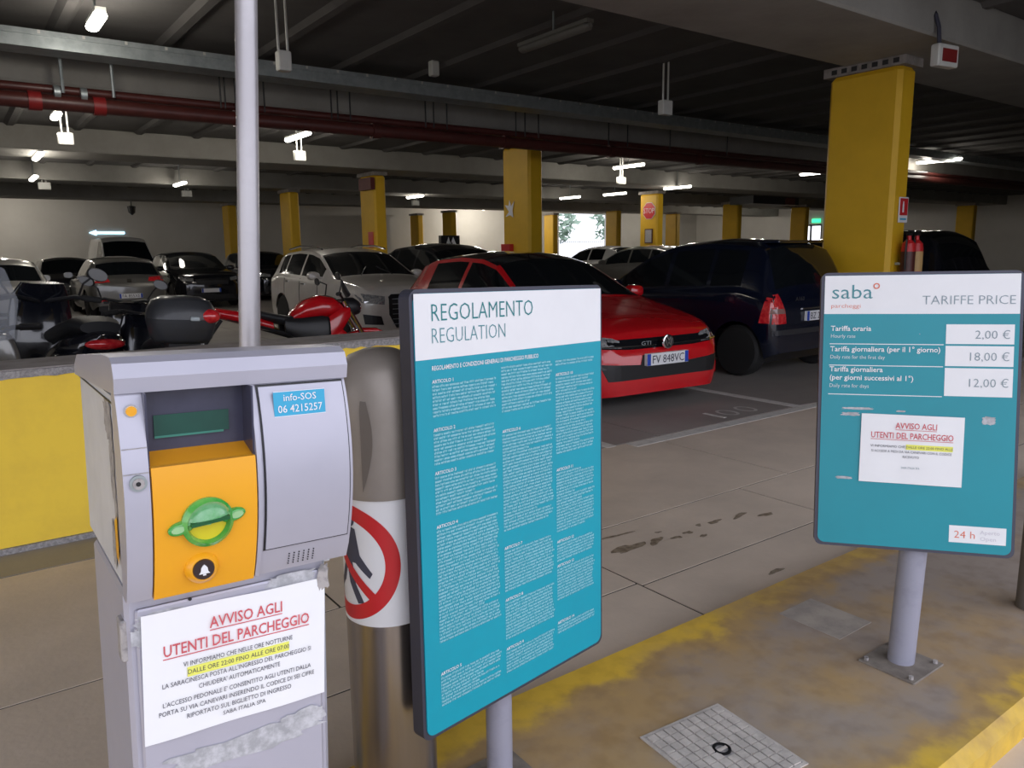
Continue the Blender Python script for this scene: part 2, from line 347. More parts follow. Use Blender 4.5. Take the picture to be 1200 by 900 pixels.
# ------------------------------------------------------------------ low wall
lw = thing('low_wall', 'low yellow painted wall with rough concrete top behind the ticket machine', 'wall', (0, 4.5, 0))
box('painted_face', M['wyellow'], (-10, 0, 0, 3.3, .42, .90), lw)
b = MB(); n = 260; top = []
for i in range(n+1):
    xx = -10+13.32*i/n; top.append((xx, rnd.uniform(-.012, .004), .885+rnd.uniform(-.008, .008)))
vs = []
for i, (xx, yy, zz) in enumerate(top): vs += [(xx, yy-.006, zz), (xx, yy-.006, .925), (xx, .45, .925), (xx, .45, .89)]
b.add(vs, [(4*i+k, 4*i+4+k, 4*i+4+(k+1) % 4, 4*i+(k+1) % 4) for i in range(n) for k in range(4)]+[(0, 1, 2, 3), (4*n+3, 4*n+2, 4*n+1, 4*n)])
b.build('rough_cap', M['cap'], lw)
box('cap_top', M['captop'], (-10, .012, .92, 3.31, .44, .932), lw)
box('wall_foot', M['cap'], (-10, -.02, -.01, 3.3, .005, .03), lw)

# ------------------------------------------------------------------ services under the ceiling
t = thing('cable_tray', 'long grey metal cable tray running across under the ceiling', 'cable tray', (0, 10.6, 3.82))
box('tray', M['galv'], (-10, 0, 0, 40, .40, .15), t); box('lip', M['galv'], (-10, -.02, .13, 40, .42, .19), t)
for i in range(60): box('clip', M['boxw'], (-2+i*.45, -.024, .15, -1.97+i*.45, -.02, .185), t)
t = thing('fire_pipe', 'long dark red pipe pair hung below the concrete beam', 'pipe', (0, 11.3, 3.25))
MB().cyl((-10, 0, .10), (40, 0, .10), .095, n=18).build('pipe', M['redpipe'], t, True)
MB().cyl((-10, .05, .26), (40, .05, .26), .055, n=14).build('pipe', M['redpipe'], t, True)
for xx in (1.05, 1.75, 3.5, 5.6, 8.1, 10.6, 13.2): MB().cyl((xx, 0, .10), (xx+.14, 0, .10), .115, n=18).build('coupling', M['redpipe'] if xx > 1.8 else mat('bright_red_pipe_paint', (.28, .02, .02), .4), t, True)
for xx in (1.33, 1.62): MB().cyl((xx, -.02, .22), (xx+.07, -.02, .22), .085, n=14).build('clamp', M['galv'], t, True)
for i, xx in enumerate((1.42, 1.98, 3.3, 3.36, 3.5, 3.9, 4.9, 5.0, 5.2, 6.5, 6.65, 6.9, 8.3, 8.5, 8.8, 10.5, 11, 12.2, 14)):
    MB().cyl((xx, -.13, .2), (xx, -.13, .90), .012 if i > 1 else .02, n=8).build('hanger_rod', M['galv'] if i < 2 else M['black'], t)
def lamp(x, y, label, on=True, z=3.86, ln=1.25, en=LAMP_W):
    if y > 18 and z == 3.86: x, y, z, en = x*.903, y*.903, 3.60, en*.35
    t = thing('ceiling_lamp', label, 'ceiling lamp', (x, y, z), 0, 'fluorescent lamps of the car park')
    box('housing', M['boxw'] if on else M['off'], (-.05, -ln/2, .03, .05, ln/2, .07), t)
    MB().loft([sring((0, yy, .0), (1, 0, 0), (0, 0, 1), .065*k, .045*k, 14, 2.2) for yy, k in ((-ln/2, .5), (-ln/2+.04, 1), (ln/2-.04, 1), (ln/2, .5))]).build('diffuser', M['tube'] if on else M['off'], t, True)
    MB().cyl((0, 0, .06), (0, 0, CZ-z), .012, n=8).build('hanger', M['galv'], t)
    if on:
        for q in (-.35, .35):
            L = bpy.data.lights.new('tube_light', 'POINT'); L.energy = en/2; L.shadow_soft_size = .12; L.color = (1, .93, .82)
            o = bpy.data.objects.new('tube_light', L); COL.objects.link(o); o.parent = t; o.location = (0, q, -.16)
for x, y, l in [(1.55, 9.3, 'lit ceiling lamp nearest the top left corner, seen end on'), (1.85, 15.7, 'lit ceiling lamp seen end on below the red pipe at left'), (2.1, 21.8, 'small lit lamp at left, second one below the red pipe'),
                (2.5, 27.8, 'lowest and furthest lit lamp at the left edge'), (6.2, 15.9, 'lit lamp just right of the grey pole'), (6.7, 27.9, 'small lit lamp just left of the grey pole'),
                (16.4, 16.6, 'long lit lamp right of the middle yellow column'), (16.7, 29.8, 'lit lamp right of the column behind the white SUV'), (23.3, 27.3, 'lit lamp above the bright opening, left of two'),
                (23.6, 24.7, 'lit lamp above the bright opening, right of two'), (23.4, 21.0, 'small lit lamp above the stop sign column'), (23.4, 15.0, 'lit lamp touching the left edge of the big near column'), (23.3, 11.1, 'long lit lamp right of the big near column')]:
    lamp(x, y, l, ln=.6 if x < 2 else 1.25, en=LAMP_W*(.5 if y < 12 else 1))
for x, y, e, l in [(2.2, 37.8, 130, 'added fill lamp before the far wall at left, hidden above the last beam'), (26.5, 38.5, 260, 'added fill lamp before the pale far wall behind the middle column'), (31.8, 37.5, 110, 'added fill lamp inside beside the bright opening'), (41, 30, 130, 'added fill lamp near the far glass door'), (41, 37.5, 100, 'added fill lamp in the far corner right of the opening')]:  # fill lamps added to brighten the far walls
    lamp(x, y, l, en=e, z=3.95)
lamp(5.9, 7.2, 'unlit lamp under the ceiling near the top middle', on=False)
def hbox(x, y, label, z=3.5, s=.12):
    t = thing('junction_box', label, 'junction box', (x, y, z-.1), 0, 'white boxes hanging from the ceiling')
    box('enclosure', M['boxw'], (-s, -.06, 0, s, .06, .2), t, bev=.012)
    for q in (-.05, .05): MB().cyl((q, 0, .2), (q, 0, CZ-z+.1), .014, n=8).build('rod', M['boxw'], t)
hbox(1.97, 15.8, 'white box hanging under the second lamp at left'); hbox(6.3, 16.1, 'white box hanging just right of the grey pole')
hbox(6.84, 27.7, 'small white box under the lamp left of the grey pole', s=.16); hbox(2.62, 26.4, 'small white box under the furthest left lamp', s=.16)
hbox(3.17, 8.4, 'white box on one rod beside the top of the grey pole', s=.07); hbox(8.73, 8.1, 'white box on two rods in front of the cable tray, right of the middle', s=.10)
hbox(16.6, 17.1, 'white box hanging under the long lamp right of the middle column', s=.15); hbox(16.2, 28.9, 'small white box under the lamp behind the white SUV', s=.16)
hbox(5.95, 9.95, 'small box on rods at the cable tray, top middle', z=4.05, s=.06)

# ------------------------------------------------------------------ signs on columns
t = thing('stop_sign', 'red octagonal stop sign high on a yellow column', 'sign', (22.19, 21.3, 2.62))
A90 = Matrix.Rotation(-PI/2, 4, 'Z')
def octo(r): return [(r*math.cos(PI/8+i*PI/4), .31+r*math.sin(PI/8+i*PI/4)) for i in range(8)]
MB().prism(octo(.34), -.02, 0, A90).build('border', M['white'], t); MB().prism(octo(.32), -.028, -.021, A90).build('plate', M['red'], t)
text('STOP', 0, .22, .19, M['white'], t, y=-.031, align='CENTER', M4=A90, width=.56)
t = thing('notice_frame', 'small framed notice on the yellow column below the stop sign', 'frame', (22.19, 21.3, 1.7))
box('frame', M['redpipe'], (-.03, -.2, 0, 0, .2, .55), t); box('sheet', M['tape'], (-.036, -.16, .04, -.031, .16, .51), t)
t = thing('fire_sign', 'red and white extinguisher sign on the big near column', 'sign', (9.38, 4.90, 1.76))
box('plate', M['white'], (0, -.012, 0, .2, 0, .30), t); box('red_panel', M['red'], (.012, -.015, .085, .188, -.0125, .285), t)
MB().loft([sring((.085, -.0155, .12+.05*k), (1, 0, 0), (0, 1, 0), .02*s, .002, 10) for k, s in ((0, 1), (1.8, 1), (2.2, .5), (2.6, .5))]).build('pictogram', M['white'], t)
box('text_strip', M['sticker'], (.03, -.0145, .03, .17, -.0125, .05), t)
def extinguisher(x, y, label, lab=False):
    t = thing('fire_extinguisher', label, 'fire extinguisher', (x, y, 1.05), 0)
    MB().lathe([(.02, 0), (.075, .01), (.08, .04), (.08, .40), (.07, .46), (.03, .50), (.025, .54), (.025, .55)], (0, 0, 0), (0, 0, 1)).build('cylinder', M['red'], t, True)
    box('valve', M['black'], (-.03, -.02, .55, .05, .02, .58), t); box('handle', M['black'], (-.02, -.012, .60, .09, .012, .615), t, M4=None)
    MB().tube([(-.03, 0, .57), (-.09, -.02, .5), (-.10, -.02, .3), (-.09, -.02, .15)], .012).build('hose', M['black'], t, True)
    MB().lathe([(.081, .12), (.082, .12), (.082, .36), (.081, .36)], (0, 0, 0), (0, 0, 1)).build('label_band', M['tan'] if lab else M['redpipe'], t)
    box('bracket', M['galv'], (-.05, .05, .2, .05, .16, .23), t)
extinguisher(9.45, 4.78, 'red fire extinguisher at the big near column, left of the pair')
extinguisher(9.68, 4.80, 'red fire extinguisher with tan label at the big near column, right of the pair', True)
t = thing('exit_display', 'white edged red display box hanging from the beam above the big column', 'display', (8.80, 4.22, 3.34), rad(-8))
box('case', M['boxw'], (-.17, -.05, 0, .17, .05, .22), t, bev=.012); box('screen', mat('dark_red_display', (.22, .02, .02), .3), (-.11, -.056, .045, .13, -.051, .175), t)
MB().tube([(-.1, 0, .22), (-.1, .02, .40), (-.12, .05, .52), (-.08, .10, .62)], .022).build('bracket', M['frame'], t, True)
MB().tube([(.15, .02, .12), (.24, .03, .10)], .012).build('cable', M['black'], t, True)
# middle column items
t = thing('poster', 'pale torn sticker on the middle yellow column', 'sticker', (9.59, 13.15, 2.18))
MB().prism([(-.14, 0), (-.02, .1), (-.16, .24), (-.03, .22), (.0, .33), (.05, .2), (.16, .3), (.1, .12), (.12, -.02), (.02, .03)], -.01, 0, A90).build('sheet', M['white'], t)
tag(box('red_box', M['red'], (9.5, 13.05, 1.30, 9.6, 13.35, 1.62)), 'small red box low on the middle yellow column', 'box')
tag(box('hose_sign', M['red'], (9.70, 19.75, 1.62, 9.72, 20.05, 2.05)), 'red and white sign low on the column behind the white SUV', 'sign')
tag(box('hose_cabinet', mat('dark_red_paint', (.12, .02, .02), .5), (9.60, 19.55, 3.18, 9.72, 20.3, 3.5)), 'dark red box at the top of the column behind the white SUV', 'box')
t = thing('arrow_light', 'glowing pale blue arrow on the far left wall', 'sign', (6.4, 41.0, 2.5))
MB().prism([(-.75, .06), (-.45, .18), (-.45, .11), (.75, .11), (.75, .01), (-.45, .01), (-.45, -.06)], -.04, 0).build('arrow', M['bluelit'], t)
tag(MB().lathe([(.02, 0), (.14, .1), (.18, .38), (.02, .42), (.02, .86)], (7.1, 38.5, 3.28), (0, 0, 1), 12).build('siren', M['black'], smooth=True), 'small dark siren hanging before the far left wall', 'siren')
tag(box('exit_light', M['greenlit'], (47.88, 30.3, 3.1, 47.98, 30.9, 3.35)), 'small green exit light above the far glass door', 'exit sign')
t = thing('ceiling_duct', 'dark boxy duct under the ceiling left of the big near column', 'duct', (27.5, 20.5, 3.3))
box('duct', M['black'], (0, 0, 0, 3.2, 1.2, .32), t); box('end_cap', M['redpipe'], (2.2, -.02, .02, 2.9, -.01, .28), t)
# outside the opening
t = thing('fence', 'grey bar fence outside the bright opening', 'fence', (38.3, 47, -.3))
for i in range(34): MB().cyl((i*.22, 0, 0), (i*.22, 0, 2.6), .02, n=6).build('bar', M['galv'], t)
for z in (.4, 2.4): box('rail', M['galv'], (0, -.02, z, 7.4, .02, z+.05), t)
def tree(x, y, h, label):
    t = thing('tree', label, 'tree', (x, y, -.31)); MB().cyl((0, 0, 0), (0, 0, h*.5), .15, .09, n=10).build('trunk', M['bark'], t, True)
    b = MB()
    for k in range(240):
        u = rnd.uniform(0, 2*PI); v = rnd.uniform(-1, 1); r = h*.3*rnd.uniform(.55, 1); s = rnd.uniform(.3, .55)
        c = Vector((r*math.cos(u)*math.sqrt(1-v*v), r*math.sin(u)*math.sqrt(1-v*v), h*.68+r*1.1*v)); d1 = Vector((rnd.uniform(-1, 1), rnd.uniform(-1, 1), rnd.uniform(-1, 1))).normalized(); d2 = d1.orthogonal().normalized()
        b.add([c-d1*s, c+d2*s*.5, c+d1*s, c-d2*s*.5], [(0, 1, 2, 3)])
    b.build('foliage', M['leaf'], t, kind='stuff')
tree(45.3, 55, 6.5, 'green tree outside the opening, at its left'); tree(52.2, 55, 6.5, 'green tree outside the opening, at its right')

# ------------------------------------------------------------------ cars
def plin(pts, y): xs, zs = zip(*pts); return np.interp(y, xs, zs)
def smooth(pts, ys, s):
    k = np.linspace(-1, 1, 9); wk = (1-k*k); wk /= wk.sum(); out = 0
    for a, w_ in zip(k, wk): out = out+w_*plin(pts, ys+a*s)
    return out
def car(name, label, sp, x, y, rear=False, group=None, rz=0):
    """local frame: nose at y=0 facing -y, tail at y=L; placed so the end towards the aisle stands at (x, y)"""
    L, Wd = sp['L'], sp['W']; hw = Wd/2
    t = thing(name, label, sp.get('cat', 'car'), (x, y+(L if rear else 0), 0), (PI if rear else 0)+rz, group)
    ax = sp['axles']; R = sp['wr']
    ys = set(np.linspace(0, L, sp.get('n', 60)).tolist()+[.015, .03, .05, .08, .12, L-.015, L-.03, L-.06, L-.1])
    for a in ax:
        for q in np.linspace(-R-.05, R+.05, 13): ys.add(float(a+q))
    for k in ('ws', 'rg'): ys |= set(sp[k]) if k in sp else set()
    for a, b_ in sp['sw']: ys |= {a, b_}
    ys = np.array(sorted(v for v in ys if 0 <= v <= L)); keep = [0]
    for i in range(1, len(ys)):
        if ys[i]-ys[keep[-1]] > .006: keep.append(i)
    ys = ys[keep]
    zt = smooth(sp['top'], ys, .05); zbelt = smooth(sp['belt'], ys, .08)
    pw = sp.get('plan', [(0, .66), (.04, .80), (.12, .90), (.35, .97), (.9, 1), (L-.8, 1), (L-.25, .965), (L-.1, .92), (L-.03, .86), (L, .76)])
    w = np.interp(ys, *zip(*pw))*hw; zb0 = np.interp(ys, *zip(*sp.get('bot', [(0, .22), (.15, .17), (L-.2, .2), (L, .3)])))
    zb = zb0.copy(); Ra = R+.045
    for a in ax:
        d = np.abs(ys-a); m_ = d < Ra; zb[m_] = np.maximum(zb[m_], R+np.sqrt(Ra*Ra-d[m_]**2))
    zs = np.minimum(zbelt, zt-.02); zb = np.minimum(zb, zs-.06)
    lean = sp.get('lean', .42); rows = []; NF = [0, .12, .3, .5, .7, .87, .96, 1]; NG = [0, .1, .35, .65, .9, 1]; NT = [0, .05, .16, .4, .7, 1]
    for i, yy in enumerate(ys):
        r = []; zf = zb0[i]
        for f in NF:
            z = zb[i]+(zs[i]-zb[i])*f; g = min(1, max(0, (z-zf)/max(.1, zs[i]-zf)))
            r.append((w[i]*(1-.06*max(0, (.35-g)/.35)**2-.03*max(0, (g-.62)/.38)**2-(.02 if f == 1 else 0)), z))
        cr = min(.07, .4*(zt[i]-zs[i])); ze = zt[i]-cr; x0 = r[-1][0]; h = max(0, ze-zs[i]); x1 = x0-.015-lean*h-min(.03, h*.3)
        for g in NG[1:]: r.append((x0+(x1-x0)*(g**1.15), zs[i]+h*g))
        for q in NT[1:]: r.append((x1*(1-q), ze+cr*(1-(1-q)**2.4)))
        rows.append(r)
    nr = len(rows[0]); full = []
    for i, r in enumerate(rows): full.append([(-a, ys[i], z) for a, z in r]+[(a, ys[i], z) for a, z in reversed(r[:-1])])
    n = 2*nr-1; nf = len(NF)-1; ng = nf+len(NG)-1
    grp = {'body': [], 'roof': [], 'windshield': [], 'rear_window': [], 'lw': [], 'rw': []}
    for i in range(len(ys)-1):
        ym = (ys[i]+ys[i+1])/2; hh = (zt[i]+zt[i+1])/2-(zs[i]+zs[i+1])/2
        for j in range(n-1):
            jj = j if j < nr-1 else n-2-j; side = 'lw' if j < nr-1 else 'rw'; k = 'body'
            if nf < jj < ng-1+0 and any(a <= ym <= b_ for a, b_ in sp['sw']) and hh > .10: k = side
            if jj >= ng+1:
                if sp['ws'][0] <= ym <= sp['ws'][1]: k = 'windshield'
                elif 'rg' in sp and sp['rg'][0] <= ym <= sp['rg'][1]: k = 'rear_window'
                elif sp.get('roofmat') and sp['ws'][1] <= ym: k = 'roof'
            elif jj == ng and sp.get('roofmat') and sp['ws'][1] <= ym <= L-.3: k = 'roof'
            grp[k].append((i*n+j, i*n+j+1, (i+1)*n+j+1, (i+1)*n+j))
    V = [p for r in full for p in r]
    grp['body'] += [tuple(range(n)), tuple(range(len(V)-1, len(V)-n-1, -1))]
    pm = {'body': ('body', sp['paint']), 'roof': ('roof', sp.get('roofmat', sp['paint'])), 'windshield': ('windshield', M['glass']), 'rear_window': ('rear_window', M['glass']), 'lw': ('side_window', M['glass']), 'rw': ('side_window', M['glass'])}
    allf = []
    for k, fs in grp.items():
        if not fs: continue
        allf += fs; used = sorted({i for f in fs for i in f}); ix = {a: b_ for b_, a in enumerate(used)}
        m = MB(); m.add([V[i] for i in used], [tuple(ix[i] for i in f) for f in fs]); m.build(pm[k][0], pm[k][1], t, True, ang=50)
    bvh = BVHTree.FromPolygons([Vector(p) for p in V], allf)
    box('underbody', M['black'], (-hw+.22, .25, .16, hw-.22, L-.25, min(.62, zs.min()-.02)), t)
    for a in ax:
        for s in (-1, 1):
            c = (s*(hw-.115), a, R); W_ = .10
            o = MB().lathe([(R*.66, -W_), (R*.9, -W_), (R, -W_*.7), (R, W_*.7), (R*.9, W_), (R*.66, W_)], c, (s, 0, 0)).build('wheel', M['rubber'], t, True)
            m = MB(); m.lathe([(R*.66, .02), (R*.66, W_*.95), (R*.60, W_*.95), (R*.57, .03)], c, (s, 0, 0)); m.lathe([(.001, .03), (.06, .03), (.05, .085), (.001, .09)], c, (s, 0, 0), 12)
            for q in range(5):
                t0 = 2*PI*q/5; e = Vector((0, math.cos(t0), math.sin(t0))); f2 = Vector((0, -math.sin(t0), math.cos(t0))); cc = Vector(c)+Vector((s*.065, 0, 0))
                m.loft([[cc+e*r_+f2*ww+Vector((s*dx, 0, 0)) for ww, dx in ((-wd, 0), (wd, 0), (wd, .02), (-wd, .02))] for r_, wd in ((.03, .035), (R*.62, .022))])
            m.build('rim', M['galv'] if sp.get('rimlight', True) else M['black'], o, True)
    def decal(nm, m_, poly, side='front', off=.004, th=.012, parent=None, res=.07):
        bm = bmesh.new()
        mk = {'front': lambda a, b_: (a, -1, b_), 'rear': lambda a, b_: (a, L+1, b_), 'left': lambda a, b_: (-3, a, b_), 'right': lambda a, b_: (3, a, b_), 'top': lambda a, b_: (a, b_, 4)}[side]
        d = {'front': Vector((0, 1, 0)), 'rear': Vector((0, -1, 0)), 'left': Vector((1, 0, 0)), 'right': Vector((-1, 0, 0)), 'top': Vector((0, 0, -1))}[side]
        bm.faces.new([bm.verts.new(mk(a, b_)) for a, b_ in poly])
        axes = {'front': (0, 2), 'rear': (0, 2), 'left': (1, 2), 'right': (1, 2), 'top': (0, 1)}[side]
        for axi, q in zip(axes, (0, 1)):
            lo, hi = min(p[q] for p in poly), max(p[q] for p in poly); k = int((hi-lo)/res)
            for i in range(1, k+1):
                co = Vector((0, 0, 0)); co[axi] = lo+(hi-lo)*i/(k+1); no = Vector((0, 0, 0)); no[axi] = 1
                bmesh.ops.bisect_plane(bm, geom=bm.verts[:]+bm.edges[:]+bm.faces[:], plane_co=co, plane_no=no)
        ok = False
        for v in bm.verts:
            h = bvh.ray_cast(v.co, d)
            if h[0] is None: h = bvh.find_nearest(v.co)
            nn = h[1] if h[1].dot(d) < 0 else -h[1]; v.co = h[0]+nn*off-d*off*.5
        ex = bmesh.ops.extrude_face_region(bm, geom=bm.faces[:]); vv = [g for g in ex['geom'] if isinstance(g, bmesh.types.BMVert)]
        for v in vv: v.co = v.co+d*th
        bmesh.ops.recalc_face_normals(bm, faces=bm.faces); me = bpy.data.meshes.new(nm); bm.to_mesh(me); bm.free(); me.materials.append(m_)
        o = bpy.data.objects.new(nm, me); COL.objects.link(o); o.parent = parent or t; return o
    def mir(poly): return [(-a, b_) for a, b_ in reversed(poly)]
    # mirrors
    my, mz = sp.get('mir', (sp['ws'][0]+.35, zbelt[np.argmin(np.abs(ys-sp['ws'][0]-.35))]+.06))
    for s in (-1, 1):
        m = MB(); m.loft([sring((s*(hw+.09), my+q, mz+.03), (1, 0, 0), (0, 0, 1), .11*k, .075*k, 14, 2.6) for q, k in ((-.07, .35), (-.04, .85), (.03, 1), (.06, .95))]); m.cyl((s*(hw-.08), my, mz-.02), (s*(hw+.02), my, mz), .025, n=8)
        m.build('wing_mirror', sp['paint'], t, True)
    for nm, m_, poly, side, both in sp.get('decals', []):
        decal(nm, m_, poly, side)
        if both:
            if side in ('left',): decal(nm, m_, poly, 'right')
            else: decal(nm, m_, mir(poly), side)
    if 'plate' in sp:
        px, pz, s_, side = sp['plate']; sg = -1 if side == 'front' else 1
        h = bvh.ray_cast(Vector((px, -1 if sg < 0 else L+1, pz)), Vector((0, -sg, 0))); yy = (h[0].y if h[0] else (0 if sg < 0 else L))+sg*.035
        m = MB().box(px-.26, -.006, pz-.055, px+.26, .03, pz+.055); M4 = Matrix.Translation((0, yy, 0)) @ (Matrix.Identity(4) if sg < 0 else Matrix.Rotation(PI, 4, 'Z') @ Matrix.Translation((-2*px, 0, 0)))
        m.v = [tuple(M4 @ Vector(v)) for v in m.v]; pl = m.build('number_plate', M['white'], t)
        for a in (-.258, .215): box('blue_band', M['bluebar'], (px+a, -.0085, pz-.053, px+a+.043, -.0065, pz+.053), pl, M4=M4)
        if s_: text(s_, px, pz-.037, .074, M['inkdark'], pl, y=-.010, align='CENTER', width=.40, M4=M4, name='plate_lettering')
    return t, decal, bvh

R_ = lambda a, b, c, d: [(a, b), (c, b), (c, d), (a, d)]
def spec(kind, paint, **k):
    if kind == 'hatch':
        L = 4.26; s = dict(L=L, W=1.80, wr=.32, axles=(.88, 3.50), top=[(0, .50), (.03, .62), (.12, .735), (.4, .83), (.9, .93), (1.15, .985), (1.95, 1.385), (2.3, 1.46), (2.8, 1.48), (3.4, 1.445), (3.75, 1.37), (4.08, 1.02), (4.2, .93), (4.26, .80)],
            belt=[(0, .48), (.2, .70), (.6, .80), (1.2, .90), (3.6, .99), (4.26, .90)], ws=(1.2, 1.98), rg=(3.78, 4.07), sw=((1.55, 2.52), (2.60, 3.35)))
    elif kind == 'suv':
        L = 4.39; s = dict(L=L, W=1.83, wr=.35, axles=(.90, 3.50), top=[(0, .72), (.03, .86), (.12, .94), (.4, 1.0), (1.0, 1.07), (1.22, 1.10), (2.0, 1.50), (2.4, 1.575), (3.0, 1.60), (3.6, 1.56), (3.95, 1.48), (4.22, 1.12), (4.34, 1.0), (4.39, .85)],
            belt=[(0, .68), (.2, .86), (.7, .94), (1.3, 1.0), (3.7, 1.08), (4.39, 1.0)], ws=(1.25, 2.02), rg=(3.98, 4.21), sw=((1.62, 2.55), (2.62, 3.35), (3.40, 3.72)), lean=.34)
    elif kind == 'carrier':   # short tall people carrier with an upright tail
        L = 3.61; s = dict(L=L, W=1.72, wr=.30, axles=(.72, 3.12), top=[(0, .55), (.03, .68), (.12, .78), (.5, .93), (.78, 1.0), (1.55, 1.44), (1.9, 1.56), (2.5, 1.60), (3.1, 1.57), (3.30, 1.53), (3.42, 1.30), (3.52, 1.03), (3.57, .92), (3.61, .72)],
            belt=[(0, .52), (.2, .74), (.7, .88), (1.2, .93), (3.1, 1.0), (3.61, .90)], ws=(.82, 1.60), rg=(3.31, 3.51), sw=((1.15, 1.95), (2.02, 2.62), (2.68, 3.12)), lean=.30,
            plan=[(0, .66), (.04, .80), (.12, .90), (.35, .97), (.9, 1), (L-.6, 1), (L-.2, .985), (L-.06, .95), (L-.02, .90), (L, .80)])
    elif kind == 'van':
        L = 4.9; s = dict(L=L, W=1.95, wr=.34, axles=(.95, 3.95), top=[(0, .85), (.03, 1.0), (.2, 1.12), (.75, 1.28), (1.5, 2.0), (1.75, 2.15), (2.3, 2.2), (4.7, 2.2), (4.84, 2.1), (4.9, 1.5)], belt=[(0, .8), (.2, 1.0), (.8, 1.15), (4.9, 1.2)], ws=(.8, 1.55), sw=((1.2, 2.2),), lean=.16)
    s['paint'] = paint; s.update(k); return s
# front decal sets -------------------------------------------------
def face(kind, grille=M['black'], lampm=M['lampglass'], hz=0):
    if kind == 'gti':
        return [('grille', M['blackgloss'], [(-.80, .60), (-.4, .575), (.4, .575), (.80, .60), (.84, .69), (.5, .665), (-.5, .665), (-.84, .69)], 'front', False),
                ('headlamp', M['lampglass'], [(.50, .592), (.78, .61), (.86, .70), (.84, .72), (.56, .68), (.50, .655)], 'front', True),
                ('lower_intake', M['black'], [(-.66, .30), (.66, .30), (.74, .46), (.30, .43), (.28, .52), (-.28, .52), (-.30, .43), (-.74, .46)], 'front', False),
                ('side_slat', M['redpaint'], [(.72, .27), (.82, .28), (.84, .46)], 'front', True)]
    if kind == 'q':
        return [('grille', M['black'], [(-.30, .28), (.30, .28), (.42, .50), (.42, .78), (.36, .82), (-.36, .82), (-.42, .78), (-.42, .50)], 'front', False),
                ('headlamp', M['lampglass'], [(.50, .66), (.82, .70), (.86, .82), (.80, .84), (.48, .79)], 'front', True),
                ('air_intake', M['black'], [(.52, .34), (.80, .36), (.82, .52), (.56, .48)], 'front', True)]
    if kind == 'plain':
        return [('grille', grille, [(-.42, .50+hz), (.42, .50+hz), (.46, .66+hz), (-.46, .66+hz)], 'front', False), ('lower_intake', M['black'], [(-.6, .26), (.6, .26), (.55, .38), (-.55, .38)], 'front', False),
                ('headlamp', lampm, [(.50, .60+hz), (.80, .62+hz), (.82, .74+hz), (.50, .68+hz)], 'front', True)]
def back(col=M['redlens'], hz=0):
    return [('tail_lamp', col, [(.42, .86+hz), (.84, .84+hz), (.84, .98+hz), (.46, .96+hz)], 'rear', True), ('rear_bumper_insert', M['black'], [(-.6, .28), (.6, .28), (.62, .42), (-.62, .42)], 'rear', False)]
# the red hatchback, nose to the aisle
gt, gdec, gb = car('red_hatchback', 'red hatchback with black roof parked nose out behind the regulation board', spec('hatch', M['redpaint'], roofmat=M['blackgloss'], W=1.77, decals=face('gti'), plate=(0, .475, 'FV 848VC', 'front'), bot=[(0, .16), (.15, .14), (4.06, .2), (4.26, .3)]), 5.38, 4.93, rz=rad(-4))
gdec('trim_line', M['chrome'], [(-.82, .605), (-.1, .592), (-.1, .600), (-.82, .615)], off=.012, th=.01); gdec('trim_line', M['chrome'], [(.1, .592), (.82, .605), (.82, .615), (.1, .600)], off=.012, th=.01)
em = MB().lathe([(.066, -.005), (.066, .012), (.056, .016), (.056, -.005)], (0, -.03, .63), (0, -1, 0), 28); eo = em.build('emblem', M['chrome'], gt, True)
MB().lathe([(.001, -.004), (.056, -.004), (.056, .004), (.001, .004)], (0, -.034, .63), (0, -1, 0)).build('emblem_disc', M['black'], eo)
def bar(m, p, q, w_, y0, y1):
    d = Vector((q[0]-p[0], q[1]-p[1])).normalized(); nx, nz = -d.y*w_/2, d.x*w_/2
    m.prism([(p[0]+nx, p[1]+nz), (p[0]-nx, p[1]-nz), (q[0]-nx, q[1]-nz), (q[0]+nx, q[1]+nz)], y0, y1)
m = MB()
for s in (-1, 1):
    bar(m, (s*.021, .677), (0, .638), .009, -.048, -.036); bar(m, (s*.044, .66), (s*.021, .590), .009, -.048, -.036); bar(m, (s*.021, .590), (0, .628), .009, -.048, -.036)
m.build('emblem_letters', M['chrome'], eo)
text('GTI', -.34, .618, .035, M['galv'], gt, y=-.045, width=.12, name='badge')
# the dark people carrier, tail to the aisle
at, adec, ab = car('people_carrier', 'very dark navy people carrier parked tail out beside the red hatchback', spec('carrier', M['bluepaint'], rimlight=False, decals=[
    ('tail_lamp', M['redlens'], [(.60, .63), (.80, .63), (.79, .80), (.75, .955), (.68, .965), (.64, .85)], 'rear', True),
    ('rear_quarter_lamp', M['redlens'], [(3.42, .64), (3.60, .64), (3.58, .80), (3.54, .92), (3.48, .93)], 'left', True),
    ('bumper_strip', mat('dark_bumper_trim', (.03, .03, .035), .5), [(-.8, .50), (.8, .50), (.8, .56), (-.8, .56)], 'rear', False)], plate=(0, .70, 'BZ 260ZP', 'rear')), 8.20, 5.16, rear=True)
adec('lamp_band', mat('pale_lens', (.30, .16, .14), .15, coat=1), [(.63, .745), (.815, .745), (.80, .80), (.645, .80)], 'rear', off=.008)
text('A160', -.10, .885, .045, M['chrome'], at, y=-3.665+.0, width=.17, name='badge', M4=Matrix.Rotation(PI, 4, 'Z') @ Matrix.Translation((-.42, .0, 0)))
box('roof_spoiler', M['bluepaint'], (-.45, 3.05, 1.53, .45, 3.37, 1.562), at, bev=.012)
box('number_plate_strip', M['chrome'], (-.30, 3.58, .775, .30, 3.62, .79), at)
